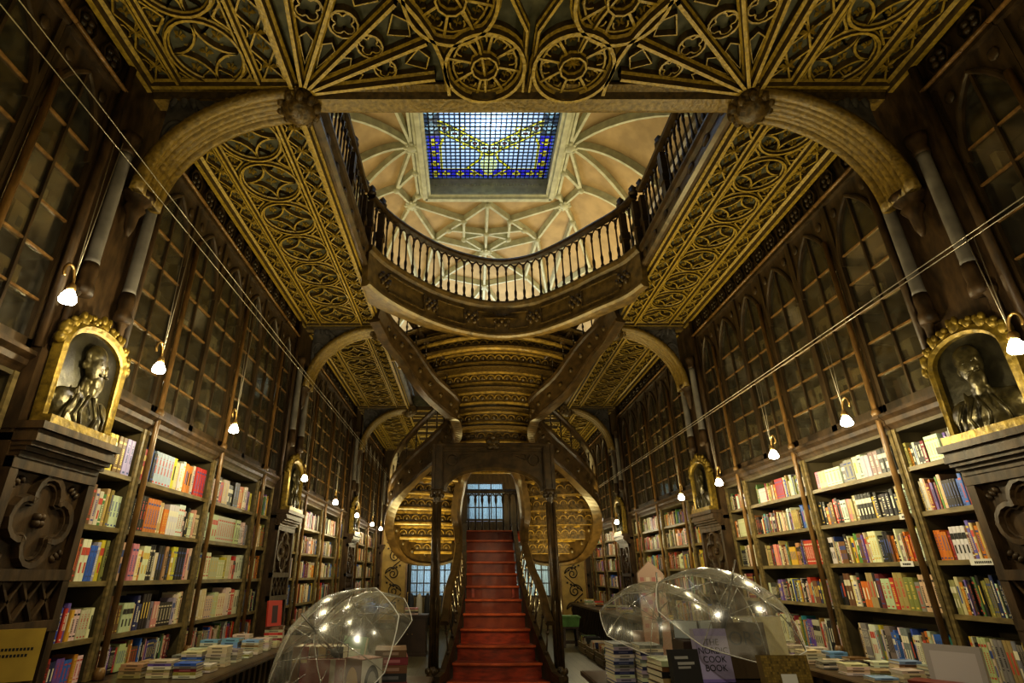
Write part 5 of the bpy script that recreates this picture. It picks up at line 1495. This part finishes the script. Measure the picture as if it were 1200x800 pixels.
# green box on a dark stool
t = thing('stool', 'small dark stool under the green box by the far right counter', 'stool', (2.0, 15.0, 0))
m = MB(); m.box(-.2, .2, -.2, .2, .40, .44); m.build('seat', M['chest'], t)
for a in (-1, 1):
    for c in (-1, 1):
        m = MB(); m.sweep([(a * .17, c * .17, 0), (a * .15, c * .15, .40)], [(-.025, -.025), (.025, -.025), (.025, .025), (-.025, .025)], (0, 1, 0)); m.build('leg', M['chest'], t)
m = MB()
for k in range(4): m.sweep([(-.16, -.15, .1), (.16, -.15, .1)] if k == 0 else [(-.16, .15, .1), (.16, .15, .1)], [(-.015, -.02), (.015, -.02), (.015, .02), (-.015, .02)]) if k < 2 else None
m.build('stretcher', M['chest'], t)
t = thing('storage_box', 'green plastic box with a lid standing on the dark stool', 'box', (2.0, 15.0, .441))
m = MB(); m.add([(x * k, y * k * .7, z) for z, k in ((0, .21), (.19, .24)) for x, y in ((-1, -1), (1, -1), (1, 1), (-1, 1))], [(0, 1, 2, 3), (0, 1, 5, 4), (1, 2, 6, 5), (2, 3, 7, 6), (3, 0, 4, 7), (4, 5, 6, 7)]); m.build('body', M['green'], t)
m = MB(); m.box(-.26, .26, -.185, .185, .191, .225); m.box(-.24, .24, -.165, .165, .225, .24); m.build('lid', M['green'], t)
# low crates of books on the floor right
for k, y in enumerate((11.2, 12.1, 13.0, 13.9)):
    t = thing('book_crate', 'low wooden crate of books on the floor before the right counter, %s from the camera' % ORD[k], 'crate', (2.30, y, 0), 'crates of books on the floor'); 
    m = MB(); m.box(-.24, .24, -.36, .36, 0, .02)
    for a in (-1, 1):
        for z in (.03, .13): m.box(a * .24 - .01, a * .24 + .01, -.36, .36, z, z + .08); m.box(-.24, .24, a * .36 - .01, a * .36 + .01, z, z + .08)
    m.build('crate_body', M['mid'], t)
    yy = -.32; j = 0
    while yy < .26:
        c = R5.choice(MIX + ['blue', 'white', 'red']); th = R5.uniform(.04, .08)
        m = MB(); hh = R5.uniform(.24, .32); m.box(-.17, .14, 0, th, 0, hh, 0, PAL[c]); m.box(-.171, -.17, th * .2, th * .8, hh * .3, hh * .7, 0, (.6, .55, .4))
        o = m.build('crated_book', [M['book']]); o.location = (2.30, y + yy, .022); tag(o, '%s book, %s from the front in the %s floor crate' % (c, ordw(j), ORD[k]), 'book', 'books standing in the floor crates'); yy += th + .003; j += 1
# dark chest left behind the umbrellas
t = thing('chest', 'dark brown chest standing left of the stair behind the umbrellas', 'chest', (-1.75, 13.6, 0))
m = MB(); m.box(-.34, .34, -.3, .3, .03, .74); m.box(-.37, .37, -.33, .33, .74, .79); m.box(-.36, .36, -.32, .32, 0, .05); m.build('body', M['chest'], t)
for e in (-1, 1):
    m = MB(); m.box(e * .17 - .15, e * .17 + .15, -.315, -.302, .1, .70); d = m.build('door', M['chest'], t); m = MB(); m.blob((e * .05, -.33, .42), (.015, .015, .015)); m.build('knob', M['brass'], d)
pile(-1.75, 13.6, .79, 4, .3, .22, .035, ['white', 'black', 'cream', 'pink'], 'the small pile on the dark chest', 'books on the dark chest', R_=R5)
# coat-like hangings below the left window
for k in range(5):
    m = MB(); x = -2.28 + k * .26; c = [(.03, .035, .045), (.5, .47, .4), (.03, .03, .03), (.42, .42, .38), (.05, .07, .12)][k]
    n = 12; vs = []
    for z, w_ in ((.18, .11), (.6, .10), (.95, .085), (1.08, .03)):
        for a in range(n): vs.append((x + w_ * math.cos(2 * PI * a / n) * (1 + .12 * math.sin(3 * a)), FAR - .80 + .05 * math.sin(2 * PI * a / n), z))
    m.add(vs, [(j * n + a, j * n + (a + 1) % n, (j + 1) * n + (a + 1) % n, (j + 1) * n + a) for j in range(3) for a in range(n)] + [tuple(range(n)), tuple(range(3 * n, 4 * n))], 0, True, c)
    tag(m.build('hanging_bag', [M['book']]), '%s cloth bag hanging below the far left window, %s from the left' % (['dark', 'cream', 'black', 'pale grey', 'navy'][k], ORD[k]), 'bag', 'cloth bags under the left window')
m = MB(); m.tube([(-2.45, FAR - .35, 1.09), (-1.02, FAR - .35, 1.09)], .012, 6)
for x in (-2.44, -1.03): m.tube([(x, FAR - .35, 0), (x, FAR - .35, 1.09)], .015, 6, N=(0, 1, 0)); m.box(x - .03, x + .03, FAR - .6, FAR - .1, 0, .03)
tag(m.build('hanging_rail', M['brass']), 'thin brass rail carrying the cloth bags under the left window', 'rail')
# desk lamp with a white shade by the right far window
t = thing('standing_lamp', 'slim lamp with a white shade in front of the right far window', 'lamp', (2.0, 17.2, 0))
m = MB(); m.lathe([(.14, 0), (.14, .02), (.02, .04)], (0, 0, 0), 14); m.build('base', M['black'], t)
m = MB(); m.tube([(0, 0, .04), (0, 0, 2.2)], .012, 7, N=(0, 1, 0)); m.build('pole', M['black'], t)
m = MB(); m.lathe([(.20, 2.18), (.17, 2.26), (.05, 2.30)], (0, 0, 0), 16); m.build('shade', M['shade'] if 'shade' in M else M['white'], t)
# sign card at the lower left
t = thing('sign_stand', 'ochre notice card on a dark stand at the lower left corner', 'sign', (-2.93, 3.32, 0)); t.rotation_euler = (0, 0, .55)
m = MB(); m.box(-.13, .13, 0, .006, 1.08, 1.33); m.build('card', M['sign'], t)
m = MB()
for z, a, c in ((1.225, -.06, .09), (1.195, -.08, .08)):
    x = a
    while x < c: m.box(x, x + .011, -.001, 0, z, z + .014); x += .016
m.build('printed_line', M['ink'], t)
m = MB(); m.tube([(0, .012, 0), (0, .012, 1.2)], .012, 6, N=(0, 1, 0)); m.lathe([(.12, 0), (.12, .02), (.02, .03)], (0, .012, 0), 14); m.build('stand', M['dark'], t)
# shelf label cards on the right shelves
for k, (y, z, w_) in enumerate(((5.35, 1.71, .16), (4.55, 1.71, .24), (5.2, 2.11, .14), (6.6, 1.30, .16))):
    m = MB(); m.box(W - .006, W - .003, y - w_ / 2, y + w_ / 2, z - .04, z + .006, 0)
    o = m.build('label_holder', M['white']); tag(o, 'pale section label card clipped to the right shelf edge, %s of four from the %s' % (ORD[k], 'front'), 'label', 'shelf label cards')
    m = MB(); x = y - w_ * .3
    while x < y + w_ * .3: m.box(W - .0072, W - .0062, x, x + .012, z - .027, z - .010); x += .017
    m.build('printed_word', M['ink'], o)
# large pale picture book and dark red case at the right end of the counter
standing(W - .48, 4.55, ZLED, .34, .30, .05, (.30, .27, .26), 'wide pale grey picture book facing out on the right counter end', -.95, -.12, [(-.4, .4, .15, .85, (.40, .36, .36))])
t = thing('counter_case', 'low dark red case at the very right end of the right counter', 'case', (W - .62, 4.42, ZLED)); t.rotation_euler = (0, 0, -.9)
m = MB(); m.box(-.24, .24, -.09, .09, 0, .07, 0, (.10, .018, .012)); m.build('body', [M['book']], t)
m = MB(); m.box(-.245, .245, -.095, .095, .071, .085, 0, (.13, .02, .012)); m.build('lid', [M['book']], t)
# ================================================================== CAMERA AND LIGHT
cam = bpy.data.objects.new('camera', bpy.data.cameras.new('camera')); COL.objects.link(cam)
cam.location = (-.48, 0, 1.6); cam.rotation_euler = (math.radians(90 + 23.3), 0, 0)
cam.data.sensor_width = 36; cam.data.lens = 36 * 635 / 1200; cam.data.shift_x = (600 - 549) / 1200
cam.data.clip_start = .05
SC.camera = cam
SC.view_settings.view_transform = 'Standard'
SC.view_settings.look = 'Medium High Contrast'
SC.view_settings.exposure = 0.12
w = bpy.data.worlds.new('world'); SC.world = w; w.use_nodes = True
w.node_tree.nodes['Background'].inputs[0].default_value = (.6, .7, .9, 1); w.node_tree.nodes['Background'].inputs[1].default_value = .05
def light(kind, loc, energy, color, rot=(0, 0, 0), size=None, size_y=None, spot=None, blend=.6):
    d = bpy.data.lights.new('light', kind); d.energy = energy; d.color = color
    if kind == 'AREA':
        d.shape = 'RECTANGLE'; d.size = size; d.size_y = size_y or size
    elif size: d.shadow_soft_size = size
    if spot: d.spot_size = spot; d.spot_blend = blend
    o = bpy.data.objects.new('light', d); COL.objects.link(o); o.location = loc; o.rotation_euler = rot
    return o
WARM = (1, .76, .40)
# daylight above the stained glass, with the bright lamp spot behind it
light('AREA', (0, 6.1, 11.6), 130, (.75, .86, 1), (0, 0, 0), 2.8, 9)
light('POINT', (.03, 8.9, 10.95), 32, (.85, .92, 1), size=.12)
# added warm uplights in mid-air (facing up), without fittings, below the galleries
for y in (1.2, 6.0, 11.5, 16.5):
    for s in (-1, 1):
        light('AREA', (s * 1.9, y, 3.2), 13, (1, .80, .34), (PI, s * .35, 0), .5, 1.2)
light('AREA', (0, 1.6, 2.9), 14, (1, .82, .34), (PI, 0, 0), .5, .5)
# bulbs
for p in LAMPS:
    s = -1 if p[0] < 0 else 1
    light('POINT', (p[0] - s * .42, p[1], p[2] - .15), 26 if p[1] < 3.5 else 42 if p[1] < 8 else 10 if min(abs(p[1] - q) for q in YP) < 1.0 else 26, (1, .87, .53), size=.04)
# plaster vault light from gallery level
light('AREA', (2.9, 11.5, 7.2), 85, (1, .82, .45), (PI, 0, 0), .8, 6)
light('AREA', (-2.9, 11.5, 7.2), 60, (1, .82, .45), (PI, 0, 0), .8, 6)
light('AREA', (0, 16.0, 6.6), 150, (.95, .98, .92), (PI, 0, 0), 3, 3)
# added soft fill behind the viewer, not tied to any real source
light('AREA', (0, -2.4, 1.6), 30, (1, .84, .55), (math.radians(84), 0, 0), 5.5, 2.4)
# daylight behind the far windows
light('AREA', (-1.7, 20.9, 1.9), 40, (.6, .8, 1), (math.radians(-90), 0, 0), 1.6, 1.8)
light('AREA', (1.7, 20.9, 1.9), 30, (.85, .95, .85), (math.radians(-90), 0, 0), 1.6, 1.8)
light('AREA', (.4, 20.9, 4.2), 40, (.5, .75, 1), (math.radians(-90), 0, 0), 2, 1.6)
light('AREA', (0, 20.9, 7.8), 50, (.8, .9, 1), (math.radians(-90), 0, 0), 3, 1.6)
# added lights brightening the stair and far wall, no real lamps here
for x in (-1.35, 1.35):
    light('AREA', (x, 11.0, 1.0), 75, (1, .80, .34), (PI, 0, 0), .8, 1.2)
light('SPOT', (0, 6.0, 4.4), 260, (1, .80, .5), (math.radians(60), 0, 0), .12, spot=math.radians(27), blend=.4)
light('AREA', (.6, 17.6, 3.2), 60, (1, .82, .4), (PI, 0, 0), .6, .6)
light('AREA', (0, 8.3, 3.5), 42, (1, .80, .36), (PI + .25, 0, 0), .6, .6)
for x in (-1.4, 1.2): light('SPOT', (x * .6, 1.4, 4.4), 140, (1, .90, .66), (math.radians(40), 0, math.radians(-x * 9)), .08, spot=math.radians(50))  # added spots to brighten the display tables, no fittings there
